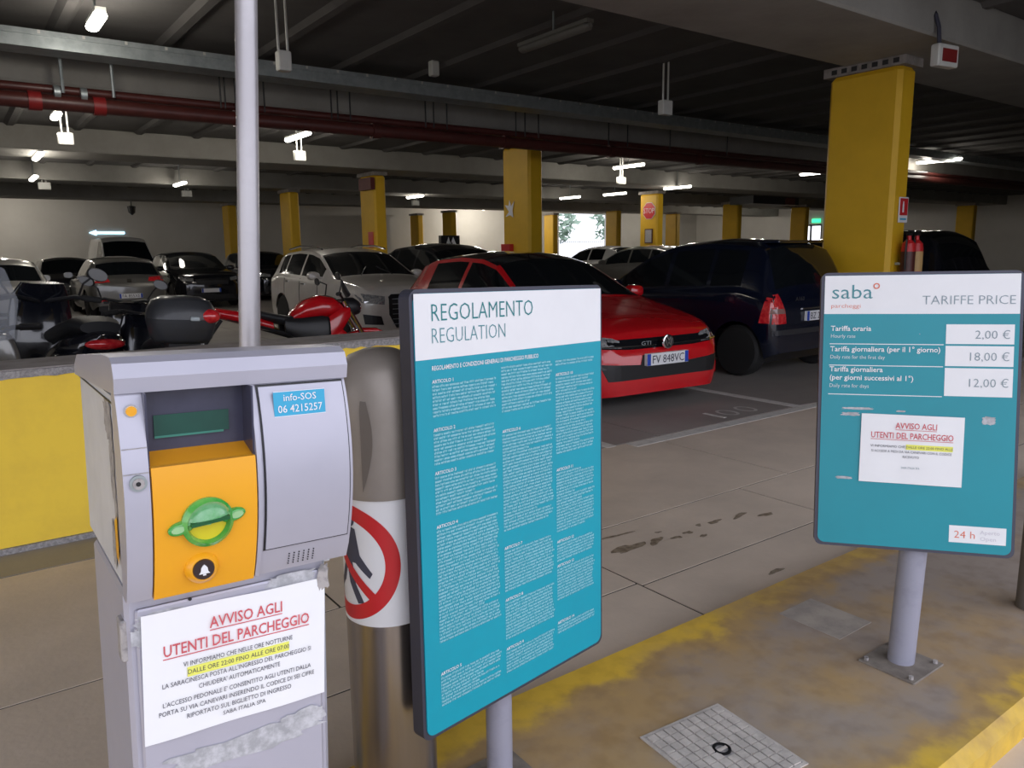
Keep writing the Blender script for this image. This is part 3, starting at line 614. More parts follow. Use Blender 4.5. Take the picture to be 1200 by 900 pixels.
# the white SUV
st, sdec, sb = car('white_suv', 'white SUV facing out behind the red motorbike', spec('suv', M['whitepaint'], decals=face('q')+[
    ('door_seam', M['black'], R_(1.72, .35, 1.732, 1.0), 'left', True), ('door_seam', M['black'], R_(2.56, .35, 2.572, 1.04), 'left', True), ('door_seam', M['black'], R_(3.32, .66, 3.332, 1.04), 'left', True),
    ('door_handle', M['chrome'], R_(2.32, .93, 2.5, .955), 'left', True), ('door_handle', M['chrome'], R_(3.12, .96, 3.28, .985), 'left', True), ('sill_trim', M['black'], R_(1.35, .2, 3.05, .27), 'left', True)]), 6.10, 11.1)
for s in (-1, 1): MB().tube([(s*.62, 2.1, 1.55), (s*.615, 2.5, 1.605), (s*.60, 3.2, 1.615), (s*.60, 3.75, 1.56)], .018).build('roof_rail', M['chrome'], st, True)
for i in range(6): box('grille_slat', M['galv'], (-.36, -.012, .34+i*.08, .36, -.004, .35+i*.08), st)
for s in (-1, 1): MB().tube([(s*.30, 1.22, 1.105), (s*.1, 1.45, 1.24)], .008).build('wiper', M['black'], st)
# other cars, seen small
car('grey_hatchback', 'grey hatchback seen from behind, with red tail lamps, left of the grey pole', spec('hatch', M['greypaint'], W=1.80, decals=back()+[('reflector', M['redlens'], R_(.52, .40, .72, .45), 'rear', True), ('badge', M['chrome'], R_(-.05, .84, .05, .92), 'rear', False)], plate=(0, .52, 'FA 855XE', 'rear')), 3.62, 20.7, rear=True)
car('black_suv', 'black SUV facing out between the grey hatchback and the grey pole', spec('suv', M['blackpaint'], decals=face('plain', hz=.16), plate=(-.05, .50, '', 'front')), 6.05, 22.5)
car('white_van', 'white van with dark windscreen by the far left wall', spec('van', M['vanpaint'], decals=[('grille', M['black'], [(-.5, .62), (.5, .62), (.55, .85), (-.55, .85)], 'front', False), ('headlamp', M['lampglass'], [(.6, .75), (.88, .78), (.9, .98), (.62, .95)], 'front', True)]), 5.55, 30.5)
car('dark_hatchback', 'dark hatchback with glossy windscreen just left of the grey hatchback', spec('hatch', M['blackpaint'], decals=face('plain')), 3.15, 26.2)
car('silver_estate', 'silver car with dark rear window at the far left edge', spec('hatch', M['silverpaint'], decals=back()), .85, 17.8, rear=True)
car('dark_saloon', 'dark car in shadow right behind the grey pole', spec('suv', M['blackpaint'], decals=face('plain', hz=.16)), 8.9, 24.5)
car('black_crossover', 'black crossover whose roof shows over the red hatchback, before the middle column', spec('suv', M['blackpaint'], top=[(0, .72), (.03, .86), (.12, .94), (.4, 1.0), (1.0, 1.07), (1.22, 1.10), (2.0, 1.53), (2.4, 1.63), (3.0, 1.66), (3.6, 1.62), (3.95, 1.50), (4.22, 1.12), (4.34, 1.0), (4.39, .85)], decals=face('plain', hz=.16)), 8.45, 11.2)
car('dark_crossover', 'dark car seen from behind just right of the white SUV roof', spec('suv', M['blackpaint'], decals=back(hz=.08)), 11.9, 19.5, rear=True)
car('white_hatchback', 'small white hatchback seen from behind before the bright opening', spec('hatch', M['vanpaint'], H=1.5, decals=back(), axles=(.8, 3.4), rg=(3.6, 4.07), top=[(0, .50), (.03, .62), (.12, .74), (.4, .86), (.9, 1.0), (1.1, 1.06), (1.9, 1.5), (2.3, 1.60), (2.8, 1.63), (3.4, 1.60), (3.85, 1.50), (4.1, 1.1), (4.2, .95), (4.26, .80)], belt=[(0, .48), (.2, .70), (.6, .85), (1.2, 1.0), (3.6, 1.08), (4.26, .92)]), 20.4, 20.2, rear=True)
car('grey_crossover', 'dark grey car between the white hatchback and the people carrier', spec('suv', M['greypaint'], decals=back(hz=.08)), 17.1, 14.6, rear=True)
car('black_offroader', 'black car with shiny roof edge in the dark, right of the big near column', spec('suv', M['blackpaint'], decals=back(hz=.08), top=[(0, .72), (.03, .9), (.12, 1.0), (.4, 1.06), (1.0, 1.13), (1.22, 1.18), (2.0, 1.6), (2.4, 1.70), (3.0, 1.74), (3.9, 1.70), (4.1, 1.6), (4.25, 1.2), (4.34, 1.0), (4.39, .85)]), 12.3, 5.2, rear=True)
car('small_black_car', 'dark car low between the bright opening and the middle column', spec('hatch', M['blackpaint'], decals=face('plain')), 15.2, 19.0)
car('dark_estate', 'dark car behind the black crossover, left of the middle column', spec('suv', M['blackpaint'], decals=face('plain', hz=.16)), 12.2, 26.0)
t = thing('taxi_board', 'small white roof board on a car before the middle column', 'sign', (10.6, 17.2, 1.55))
box('case', M['black'], (-.28, -.06, 0, .28, .06, .34), t); MB().prism([(-.16, .05), (-.06, .3), (.0, .12), (.08, .3), (.2, .05), (.1, .05), (.04, .2), (-.02, .05)], -.07, -.061).build('mark', M['white'], t)
box('pole_stand', M['black'], (-.03, -.03, -1.55, .03, .03, 0), t)

# ------------------------------------------------------------------ motorbikes (local frame: forward +x)
def wheel(t, x, R, w_=.055, rimm=None):
    o = MB().lathe([(R*.72, -w_*.8), (R*.88, -w_), (R*.97, -w_*.6), (R, 0), (R*.97, w_*.6), (R*.88, w_), (R*.72, w_*.8)], (x, 0, R), (0, 1, 0), 32).build('wheel', M['rubber'], t, True)
    m = MB(); m.lathe([(R*.73, -w_*.7), (R*.73, w_*.7), (R*.66, w_*.6), (R*.66, -w_*.6)], (x, 0, R), (0, 1, 0), 32); m.cyl((x, -.06, R), (x, .06, R), .035, n=12)
    for q in range(5): a = 2*PI*q/5; m.cyl((x+.03*math.cos(a), 0, R+.03*math.sin(a)), (x+R*.7*math.cos(a), 0, R+R*.7*math.sin(a)), .016, .012, n=8)
    m.build('rim', rimm or M['black'], o, True)
def xsec(secs, n=20, p=2.3): return [sring((x, yc, z), (0, 1, 0), (ax, 0, 1), a, b, n, p) for x, yc, z, a, b, ax in secs]
rb = thing('red_motorbike', 'red naked motorbike in front of the white SUV, leaning right of the grey pole', 'motorbike', (2.93, 7.6, 0), rad(-6))
rb.rotation_euler = (rad(-6), 0, rad(-6))
for x_ in (-.72, .74): wheel(rb, x_, .30, .07, M['gold'] if x_ > 2 else M['black'])
MB().loft(xsec([(-.16, 0, .80, .05, .03, 0), (-.12, 0, .84, .12, .07, 0), (0, 0, .90, .18, .11, 0), (.16, 0, .93, .20, .13, 0), (.30, 0, .92, .18, .12, 0), (.40, 0, .88, .12, .09, 0), (.45, 0, .85, .06, .05, 0)])).build('fuel_tank', M['redpaint'], rb, True, ang=60)
MB().loft(xsec([(-.56, 0, .90, .10, .03, 0), (-.45, 0, .885, .13, .045, 0), (-.3, 0, .84, .15, .05, 0), (-.16, 0, .81, .14, .05, 0), (-.06, 0, .83, .09, .05, 0)])).build('seat', M['seat'], rb, True, ang=60)
MB().loft(xsec([(-.90, 0, .93, .05, .03, 0), (-.84, 0, .92, .09, .05, 0), (-.65, 0, .87, .12, .065, 0), (-.45, 0, .80, .13, .06, 0), (-.32, 0, .76, .10, .05, 0)])).build('tail_fairing', M['redpaint'], rb, True, ang=60)
MB().ball((-.885, 0, .915), .035, .075, .03).build('tail_lamp', M['redlens'], rb, True)
MB().tube([(-.80, 0, .85), (-.90, 0, .72), (-.98, 0, .60)], .018).build('plate_holder', M['black'], rb); box('licence_plate', M['white'], (-1.0, -.09, .56, -.99, .09, .68), rb)
m = MB()
for s in (-1, 1):
    m.tube([(.44, s*.05, .84), (.2, s*.13, .68), (-.05, s*.15, .55), (-.15, s*.14, .45)], .022); m.tube([(.40, s*.05, .78), (.1, s*.14, .50), (-.15, s*.14, .40)], .02); m.tube([(.2, s*.13, .68), (.05, s*.14, .50)], .016); m.tube([(-.05, s*.13, .62), (-.5, s*.10, .78), (-.75, s*.06, .86)], .016); m.box(-.72, s*.11-.02, .28, -.1, s*.11+.02, .36)
m.build('frame', M['black'], rb, True)
m = MB().box(-.16, -.15, .28, .26, .15, .52, bev=.04); m.cyl((.1, 0, .5), (.22, 0, .72), .09, n=14); m.cyl((.1, 0, .4), (.34, 0, .48), .08, n=14); m.cyl((0, -.2, .38), (0, .2, .38), .10, n=18); m.build('engine', M['galv'], rb, True)
m = MB()
for s in (-1, 1): m.cyl((.42, s*.10, .98), (.66, s*.10, .50), .025, n=10)
m.build('fork_tube', M['chrome'], rb, True)
m = MB()
for s in (-1, 1): m.cyl((.60, s*.10, .60), (.74, s*.10, .30), .034, n=10)
m.build('fork_leg', M['gold'], rb, True)
MB().loft(xsec([(.45, 0, .62, .05, .03, .8), (.62, 0, .66, .075, .035, .3), (.78, 0, .65, .075, .035, -.2), (.95, 0, .58, .06, .03, -.8)])).build('front_mudguard', M['redpaint'], rb, True, ang=60)
for s in (-1, 1): MB().loft(xsec([(.46, s*.14, .86, .03, .05, 0), (.36, s*.19, .80, .03, .11, 0), (.22, s*.19, .70, .03, .13, 0), (.42, s*.15, .58, .025, .05, 0)], 14)).build('side_scoop', M['redpaint'], rb, True)
for s in (-1, 1): MB().loft(xsec([(-.22, s*.13, .76, .03, .07, 0), (-.05, s*.16, .70, .04, .13, 0), (.15, s*.17, .70, .04, .14, 0), (.30, s*.15, .72, .03, .09, 0)], 14)).build('side_panel', M['black'], rb, True)
MB().tube([(.28, .38, 1.04), (.34, .22, 1.05), (.42, .08, 1.0), (.42, -.08, 1.0), (.34, -.22, 1.05), (.28, -.38, 1.04)], .013).build('handlebar', M['black'], rb, True)
for s in (-1, 1):
    MB().cyl((.27, s*.38, 1.04), (.33, s*.26, 1.05), .02, n=10).build('grip', M['rubber'], rb, True)
    mo = MB().tube([(.33, s*.25, 1.06), (.36, s*.27, 1.18), (.30, s*.34, 1.22)], .008).build('mirror_stalk', M['black'], rb, True)
    MB().loft([sring((.29+q, s*.37, 1.22), (0, 1, .15), (0, 0, 1), .075*k, .04*k, 14, 2.2) for q, k in ((-.012, .9), (0, 1), (.02, .6))]).build('mirror', M['black'], mo, True)
MB().loft(xsec([(.44, 0, .93, .10, .09, 0), (.54, 0, .92, .10, .10, 0), (.60, 0, .91, .07, .07, 0)])).build('headlamp', M['black'], rb, True)
MB().loft(xsec([(.605, 0, .91, .065, .065, 0), (.62, 0, .91, .05, .05, 0)])).build('headlamp_glass', M['lampglass'], rb, True)
MB().loft(xsec([(.50, 0, 1.04, .08, .02, .6), (.47, 0, 1.10, .07, .02, .6), (.44, 0, 1.20, .03, .012, .6)])).build('fly_screen', M['black'], rb, True)
MB().tube([(.05, -.14, .35), (-.2, -.18, .3), (-.5, -.2, .42)], .04).build('exhaust', M['chrome'], rb, True); MB().tube([(-.3, .13, .75), (-.1, .15, .66), (0, .15, .60)], .02).build('spring', M['gold'], rb, True)

def scooter(name, label, x, y, rz, paint=M['blackpaint'], case=True, screen=False, lean_=4, mirrors=True, tall=0):
    t = thing(name, label, 'scooter', (x, y, 0), rz, 'scooters behind the low wall'); t.rotation_euler = (rad(lean_), 0, rz)
    wheel(t, -.62, .26, .06); wheel(t, .66, .27, .055)
    MB().loft(xsec([(-.92, 0, .80, .06, .04, 0), (-.86, 0, .76, .14, .10, 0), (-.6, 0, .68, .20, .16, 0), (-.3, 0, .58, .20, .20, 0), (-.08, 0, .48, .14, .18, 0)])).build('rear_body', paint, t, True, ang=60)
    MB().loft(xsec([(-.84, 0, .88, .12, .04, 0), (-.7, 0, .89, .16, .06, 0), (-.45, 0, .84, .17, .06, 0), (-.2, 0, .79, .15, .06, 0), (-.02, 0, .76, .09, .04, 0)])).build('seat', M['seat'], t, True, ang=60)
    MB().loft([sring((xx, 0, z), (0, 1, 0), (.5, 0, .1), a, .09, 18, 2.4) for xx, z, a in ((.22, .26, .16), (.30, .45, .20), (.40, .70, .22), (.42, .90, .21), (.40, 1.0+tall*.4, .19), (.34, 1.02+tall, .14))]).build('front_shield', paint, t, True, ang=60)
    box('floorboard', M['black'], (-.15, -.18, .24, .3, .18, .34), t, bev=.03)
    MB().loft(xsec([(.42, 0, .50, .05, .03, .8), (.58, 0, .57, .075, .035, .3), (.74, 0, .55, .075, .035, -.2), (.90, 0, .47, .06, .03, -.8)])).build('front_mudguard', paint, t, True, ang=60)
    m = MB()
    for s in (-1, 1): m.cyl((.48, s*.08, .72), (.66, s*.08, .27), .025, n=10)
    m.build('fork', M['galv'], t, True)
    MB().tube([(.22, .34, 1.02), (.30, .20, 1.04), (.38, 0, 1.0), (.30, -.20, 1.04), (.22, -.34, 1.02)], .016).build('handlebar', M['black'], t, True)
    for s in (-1, 1):
        MB().cyl((.20, s*.35, 1.02), (.27, s*.24, 1.035), .022, n=10).build('grip', M['rubber'], t, True)
        if not mirrors: continue
        mo = MB().tube([(.29, s*.22, 1.04), (.33, s*.27, 1.14), (.30, s*.33, 1.20)], .008).build('mirror_stalk', M['black'], t, True)
        MB().loft([sring((.29+q, s*.36, 1.21), (0, 1, .2), (0, 0, 1), .075*k, .05*k, 16, 2.1) for q, k in ((-.004, .95), (.01, 1), (.035, .6))]).build('mirror', M['black'], mo, True)
        MB().loft([sring((.283+q, s*.36, 1.21), (0, 1, .2), (0, 0, 1), .066*k, .043*k, 16, 2.1) for q, k in ((-.004, 1), (.0, 1))]).build('mirror_glass', mat('mirror_glass', (.20, .20, .20), .35), mo, True)
    MB().ball((.50, 0, .92), .06, .10, .06).build('headlamp', M['lampglass'], t, True); MB().ball((-.91, 0, .78), .04, .12, .035).build('tail_lamp', M['redlens'], t, True)
    MB().tube([(-.98, 0, .62), (-.92, 0, .70), (-.85, 0, .72)], .02).build('plate_holder', M['black'], t); box('licence_plate', M['white'], (-1.0, -.09, .50, -.99, .09, .64), t)
    MB().tube([(-.1, -.2, .28), (-.4, -.22, .3), (-.8, -.22, .38)], .05).build('exhaust', M['galv'], t, True)
    if case:
        MB().loft([sring((-.88, 0, z), (0, 1, 0), (1, 0, 0), a, b_, 24, 3) for z, a, b_ in ((.90, .16, .14), (.93, .19, .18), (1.02, .21, .20), (1.06, .215, .205))]).build('top_case', M['topcase'], t, True, ang=50)
        MB().loft([sring((-.88, 0, z), (0, 1, 0), (1, 0, 0), a, b_, 24, 3) for z, a, b_ in ((1.062, .215, .205), (1.12, .21, .20), (1.18, .18, .17), (1.21, .12, .12), (1.215, .04, .04))]).build('case_lid', M['topcase'], t, True, ang=50)
        for yy, mm in ((-.15, M['redlens']),): MB().ball((-1.035, yy, 1.085), .055, .072, .05).build('case_reflector', mm, t, True)
        box('case_badge', M['galv'], (-1.095, -.08, 1.055, -1.08, -.02, 1.085), t, bev=.005)
        m = MB().box(-1.0, -.1, .86, -.75, .1, .90); m.tube([(-.6, -.1, .8), (-.8, -.1, .88), (-.95, -.1, .88)], .015); m.build('case_rack', M['black'], t)
    if screen:
        MB().loft([[(xx-.25*abs(q)**2/.09*.3, q, z) for q in (-w_, -w_*.5, 0, w_*.5, w_)]+[(xx+.006-.25*abs(q)**2/.09*.3, q, z) for q in (w_, w_*.5, 0, -w_*.5, -w_)] for xx, z, w_ in ((.46, .98, .20), (.38, 1.2, .26), (.30, 1.4, .22), (.27, 1.46, .12))]).build('windscreen', M['clear'], t, True)
    return t
scooter('scooter', 'dark scooter with a rounded black top case, left of the grey pole', 1.22, 6.42, rad(88), mirrors=False)
s1 = scooter('maxi_scooter', 'large black scooter with mirrors above the left end of the low wall', .62, 7.0, rad(100), case=False, tall=.12)
s1.scale = (1.12, 1.12, 1.12)
s2 = scooter('screen_scooter', 'scooter with a clear windscreen cut off by the left edge', .20, 5.98, rad(-94), screen=True, case=False, paint=M['greypaint'], mirrors=False)
scooter('black_scooter', 'black scooter standing behind the one with the top case', 1.25, 8.5, rad(60), case=False)
box('number_sticker', mat('dark_sticker', (.03, .03, .05), .4), (.462, -.13, .90, .475, -.01, .99), s2)
text('24', -.07, .92, .05, M['white'], s2, y=-.478, align='CENTER', M4=Matrix.Rotation(PI/2, 4, 'Z'))

# ------------------------------------------------------------------ ticket machine
def lean_mat(x, y, z, yaw_=0, roll_=0, pitch_=0):
    d = Vector((math.cos(yaw_), math.sin(yaw_), 0)); n = Vector((-math.sin(yaw_), math.cos(yaw_), 0)); zz = Vector((0, 0, 1))*math.cos(pitch_)+n*math.sin(pitch_)
    u = d*math.cos(roll_)+zz*math.sin(roll_); v = zz*math.cos(roll_)-d*math.sin(roll_); w_ = v.cross(u)
    return Matrix(((u.x, w_.x, v.x, x), (u.y, w_.y, v.y, y), (u.z, w_.z, v.z, z), (0, 0, 0, 1)))
KM = lean_mat(.113, 1.10, .10, 0, rad(-2.1))
k = thing('ticket_machine', 'grey car park ticket machine with an orange front panel and worn side', 'ticket machine', mw=KM)
# head: side profile (y front, z); front plane y=-.02, back .30
ZB, ZT = .925, 1.252
def fy(z):   # bowed front surface
    f = (z-ZB)/(1.21-ZB); return -.018-.030*math.sin(PI*min(1, max(0, f)))**.8*1.0-.004
cab = MB().box(.0, .0, 0, .288, .26, .93, bev=.006); cab.build('cabinet', M['kgrey'], k)
MB().box(.012, -.006, .02, .276, .0, .905, bev=.003).build('cabinet_door', M['kgrey'], k)
for z in (.86, .12): MB().box(-.006, .004, z-.03, .006, .03, z+.03, bev=.002).build('hinge', M['scuff'], k)
# head carcass: side panels thick shell
prof = [(fy(ZB+(1.21-ZB)*i/12), ZB+(1.21-ZB)*i/12) for i in range(13)]
def shell(x0, x1, outset, mat_, name, parent, za=ZB, zb_=1.21, back=.0):
    pr_ = [(fy(za+(zb_-za)*i/12)-outset, za+(zb_-za)*i/12) for i in range(13)]
    pts = pr_+[(back, zb_), (back, za)]
    vs = [(x0, a, b_) for a, b_ in pts]+[(x1, a, b_) for a, b_ in pts]; n = len(pts)
    m = MB(); m.add(vs, [tuple(range(n)), tuple(range(2*n-1, n-1, -1))]+[(i, (i+1) % n, n+(i+1) % n, n+i) for i in range(n)]); return m.build(name, mat_, parent, True, ang=25)
MB().loft([[(x_, y_, z_) for x_, y_ in ((.002, .0), (.311, .0), (.311, .30), (.295, .335), (.018, .335), (.002, .30))] for z_ in (.94, 1.05, 1.20)]).build('head_case', M['kgrey2'], k)
MB().loft([[(x_, y_, z_) for x_, y_ in ((.010, .02), (.303, .02), (.303, .29), (.285, .31), (.028, .31), (.01, .29))] for z_ in (.905, .94)]).build('head_skirt', M['kgrey2'], k)
shell(.0, .031, .002, M['kgrey'], 'left_strip', k)                 # strip left of the orange
shell(.031, .169, -.010, M['kgrey'], 'centre_back', k, ZB, 1.11)
shell(.033, .167, .004, M['orange'], 'orange_panel', k, ZB-.002, 1.112)
shell(.169, .175, .004, M['kgrey'], 'divider', k)
shell(.175, .313, .0, M['kgrey'], 'right_panel', k)
dp = shell(.181, .306, .004, M['kgrey'], 'service_door', k, .968, 1.203)
fr_ = shell(.1785, .3085, .0012, M['black'], 'door_gap', k, .9655, 1.2055)
# lower grey band under orange
# hood
hood = MB().loft([[(x_, y_, z_) for y_, z_ in ((-.030, 1.208), (-.033, 1.228), (-.024, 1.246), (-.008, 1.253), (.05, 1.251), (.30, 1.226), (.338, 1.205), (.338, 1.19), (0, 1.206))] for x_ in (-.001, .003, .311, .315)])
hood.build('hood', M['kgrey'], k, True, ang=25)
# screen recess
box('screen_housing', M['kdark'], (.032, -.004, 1.110, .168, -.001, 1.209), k); box('recess_side', M['kdark'], (.031, -.045, 1.110, .0335, -.001, 1.208), k); box('recess_side', M['kdark'], (.1665, -.045, 1.110, .169, -.001, 1.208), k)
box('screen', M['lcd'], (.048, -.007, 1.143, .146, -.0045, 1.172), k); box('screen_reflection_bar', mat('lcd_painted_reflection', (.05, .22, .17), .2), (.048, -.0085, 1.141, .138, -.0072, 1.144), k)  # lighter bar paints a reflection along the bottom of the screen
# orange sloping ledge on top of orange panel
m = MB(); m.prism([(.033, 0), (.167, 0), (.167, 1), (.033, 1)], 0, 0); m = MB()
yf = fy(1.11)-.004
m.add([(.0335, yf, 1.108), (.1665, yf, 1.108), (.1665, -.002, 1.124), (.0335, -.002, 1.124), (.0335, -.002, 1.10), (.1665, -.002, 1.10)], [(0, 1, 2, 3), (0, 3, 4), (1, 5, 2), (0, 4, 5, 1), (2, 5, 4, 3)])
m.build('orange_ledge', mat('kiosk_orange_top', (.72, .30, .01), .4), k)
# left strip fittings
def disc(x_, z_, r, y0, y1, m_, name, n=24): return MB().cyl((x_, fy(z_)-.002+y0, z_), (x_, fy(z_)-.002+y1, z_), r, n=n).build(name, m_, k, True)
disc(.0165, 1.186, .0085, 0, -.003, M['chrome'], 'lamp_bezel'); disc(.0165, 1.186, .0065, -.002, -.005, M['orange'], 'orange_lamp')
disc(.017, 1.095, .0105, 0, -.004, M['galv'], 'lock_bezel'); lo = disc(.017, 1.095, .0072, -.004, -.006, M['scuff'], 'lock'); disc(.0165, 1.095, .003, -.006, -.0066, M['black'], 'keyhole')
box('strip_joint', M['scuff'], (.001, fy(1.14)-.0035, 1.1385, .0305, fy(1.14)-.0015, 1.1395), k); box('strip_joint', M['scuff'], (.001, fy(1.107)-.0035, 1.1065, .0305, fy(1.107)-.0015, 1.1075), k)
# ticket slot: translucent green saturn shape
gx, gz = .099, 1.030; gy = fy(gz)-.004
m = MB().lathe([(.034, 0), (.034, -.006), (.028, -.012), (.025, -.006), (.025, 0)], (gx, gy, gz), (0, 1, 0), 36, ring=True)
m.build('slot_ring', M['green'], k, True)
for s in (-1, 1):
    m = MB(); m.loft([sring((gx+s*.034, gy-q, gz+s*.0035), (1, 0, s*.14*s), (0, 0, 1), .0165*kk, .0095*kk, 20, 2.0) for q, kk in ((0, 1), (.004, 1), (.007, .75))]); wg = m.build('slot_wing', M['green'], k, True, ang=50)
    MB().loft([sring((gx+s*.038, gy-q, gz+s*.004), (1, 0, .14), (0, 0, 1), .009*kk, .005*kk, 16, 2.0) for q, kk in ((.007, 1), (.0082, .9))]).build('wing_lens', mat('wing_lens', (.35, .62, .30), .1, coat=.6), wg)
MB().lathe([(.001, -.001), (.026, -.001), (.026, -.003), (.001, -.003)], (gx, gy, gz), (0, 1, 0)).build('slot_cup', mat('slot_yellow', (.75, .62, .02), .3), k)
m = MB().loft([[(gx+.029*kk*math.cos(PI*i/14), gy-.004-yy, gz+.004+.002*math.cos(PI*i/14)+.026*kk*math.sin(PI*i/14)) for i in range(15)]+[(gx, gy-.004-yy, gz+.005)] for kk, yy in ((1, 0), (.95, .008), (.75, .015), (.4, .019), (.05, .02))]); m.build('slot_visor', mat('pale_green_lens', (.25, .62, .30), .12, c2=(.12, .5, .15), scale=40, trans=.3, coat=.6), k, True, ang=70)
m = MB().prism([(gx-.025, gz+.001), (gx+.024, gz+.005), (gx+.024, gz+.010), (gx-.025, gz+.006)], gy-.024, gy-.004); m.build('ticket_slot', mat('slot_dark_green', (.01, .10, .03), .3), k)
# call button with bell
bz = .962; by = fy(bz)-.004; bx = .0925
MB().lathe([(.001, 0), (.023, 0), (.0215, -.006), (.016, -.011), (.001, -.011)], (bx, by, bz), (0, 1, 0), 32).build('button_boss', M['orange'], k, True)
MB().lathe([(.001, -.011), (.0145, -.011), (.0135, -.014), (.001, -.014)], (bx, by, bz), (0, 1, 0), 32).build('call_button', mat('button_dark', (.035, .02, .02), .3), k, True)
MB().prism([(bx-.0072, bz-.005), (bx+.0072, bz-.005), (bx+.0048, bz-.002), (bx+.0042, bz+.003), (bx+.002, bz+.006), (bx, bz+.0078), (bx-.002, bz+.006), (bx-.0042, bz+.003), (bx-.0048, bz-.002)], by-.0155, by-.0141).build('bell_mark', M['white'], k)
box('bell_clapper', M['white'], (bx-.002, by-.0155, bz-.0075, bx+.002, by-.0141, bz-.0055), k)
for r_ in range(5):
    for c_ in range(6): x_ = .218+c_*.0075; z_ = .935+r_*.0042; MB().cyl((x_, fy(z_)-.0005, z_), (x_, fy(z_)-.0012, z_), .0011, n=8).build('speaker_hole', M['black'], k)
# info label
ly = fy(1.178)-.0056; LM = Matrix.Translation((0, ly, 1.178)) @ Matrix.Rotation(rad(-7), 4, 'X')
lb = box('info_label', M['sticker'], (.199, -.0012, -.018, .275, .0, .018), k, M4=LM)
for b_ in [(.199, .275, .0172, .018), (.199, .275, -.018, -.0172)]: box('label_border', M['white'], (b_[0], -.0017, b_[2], b_[1], -.0013, b_[3]), lb, M4=LM)
text('info-SOS', .237, .004, .0095, M['white'], lb, y=-.0022, align='CENTER', M4=LM, off=.004); text('06 4215257', .237, -.0125, .0105, M['white'], lb, y=-.0022, align='CENTER', M4=LM, width=.066, off=.004)
# worn patches: torn tape and scraped paint on cabinet and side
def ragged(cx, cz, a, b_, y, m_, name, par, plane='xz', n=34):
    vs = []
    for i in range(n):
        t = 2*PI*i/n; kk = rnd.uniform(.72, 1.08); ct, st = math.cos(t), math.sin(t); p = 4
        X_, Z_ = a*math.copysign(abs(ct)**(2/p), ct)*kk, b_*math.copysign(abs(st)**(2/p), st)*kk
        vs.append((cx+X_, y, cz+Z_) if plane == 'xz' else (y, cx+X_, cz+Z_))
    c0 = (cx, y, cz) if plane == 'xz' else (y, cx, cz); MB().add(vs+[c0], [(i, (i+1) % n, n) for i in range(n)]).build(name, m_, par)
for ia, a in enumerate([(.045, .885, .035, .013), (.232, .899, .042, .011), (.02, .865, .016, .016), (.15, .655, .13, .020), (.04, .64, .03, .018), (.245, .665, .038, .018)]): ragged(a[0], a[1], a[2], a[3], -.0064-ia*.0003, M['tape'], 'tape_residue', k)
MB().cyl((.083, -.0062, .905), (.083, -.008, .905), .0025, n=10).build('screw_hole', M['black'], k)
for a in [(.045, 1.165, .030, .030), (.03, 1.10, .018, .055), (.022, 1.02, .012, .05), (.05, .985, .014, .035)]: ragged(a[0], a[1], a[2], a[3], .0012-a[0]*.015, M['scuff'], 'scraped_patch', k, 'yz')
ragged(.02, 1.0, .012, .035, -.0006, M['orange'], 'orange_scrape', k, 'yz', 16)
box('side_joint', M['black'], (.0005, .0, 1.19, .0018, .332, 1.192), k)
ragged(.280, .893, .010, .022, -.0092, M['scuff'], 'torn_tape_tab', k)
# paper notices
def notice(MW, w_, h_, label, name='paper_notice', big=True):
    t = thing(name, label, 'notice', mw=MW)
    n = 12; vs = []
    for j in range(2):
        for i in range(n+1): vs.append((w_*i/n, -.0012-.0012*math.sin(i*.9+j), h_*j))
    MB().add(vs, [(i, i+1, n+2+i, n+1+i) for i in range(n)]).build('sheet', M['paper'], t, True)
    y = -.0032; S_ = h_
    text('AVVISO AGLI', w_*.54, h_*.80, S_*.085, M['inkred'], t, y=y, align='CENTER', width=w_*.40, off=.01); box('underline', M['inkred'], (w_*.34, y, h_*.778, w_*.74, y+.0003, h_*.785), t)
    text('UTENTI DEL PARCHEGGIO', w_*.5, h_*.655, S_*.085, M['inkred'], t, y=y, align='CENTER', width=w_*.80, off=.01); box('underline', M['inkred'], (w_*.1, y, h_*.632, w_*.9, y+.0003, h_*.639), t)
    L5 = [('VI INFORMIAMO CHE NELLE ORE NOTTURNE', .60, 0), ('DALLE ORE 22:00 FINO ALLE ORE 07:00', .56, 1), ("LA SARACINESCA POSTA ALL'INGRESSO DEL PARCHEGGIO SI", .82, 0), ("CHIUDERA' AUTOMATICAMENTE", .45, 0), ("L'ACCESSO PEDONALE E' CONSENTITO AGLI UTENTI DALLA", .82, 0), ('PORTA SU VIA CANEVARI INSERENDO IL CODICE DI SEI CIFRE', .86, 0), ('RIPORTATO SUL BIGLIETTO DI INGRESSO', .58, 0)] if big else [('VI INFORMIAMO CHE DALLE ORE 22:00 FINO ALLE', .80, 0), ('SI ACCEDE A PIEDI DA VIA CANEVARI CON IL CODICE', .78, 0), ('RICEVUTO', .16, 0)]
    z = h_*(.545 if big else .52)
    for i, (s_, ww, hl) in enumerate(L5):
        if hl or (not big and i == 0): a0 = .22 if big else .45; box('highlight', M['hilite'], (w_*a0, y+.0004, z-.004*h_/.19, w_*(.5+ww/2), y+.0007, z+h_*.055), t)
        text(s_, w_*.5, z, S_*(.036 if big else .033), M['inkdark'], t, y=y, align='CENTER', width=w_*ww); z -= h_*(.066 if big else .072) if i != 3 else h_*.082
    if big: text('SABA ITALIA SPA', w_*.52, h_*.075, S_*.032, M['inkdark'], t, y=y, align='CENTER', width=w_*.24)
    else: text('SABA ITALIA SPA', w_*.5, h_*.22, S_*.03, M['inkgrey'], t, y=y, align='CENTER', width=w_*.18)
    return t
notice(KM @ Matrix.Translation((.014, -.0088, .705)) @ Matrix.Rotation(rad(1.2), 4, 'Y'), .264, .192, 'white paper notice with red heading taped on the ticket machine')

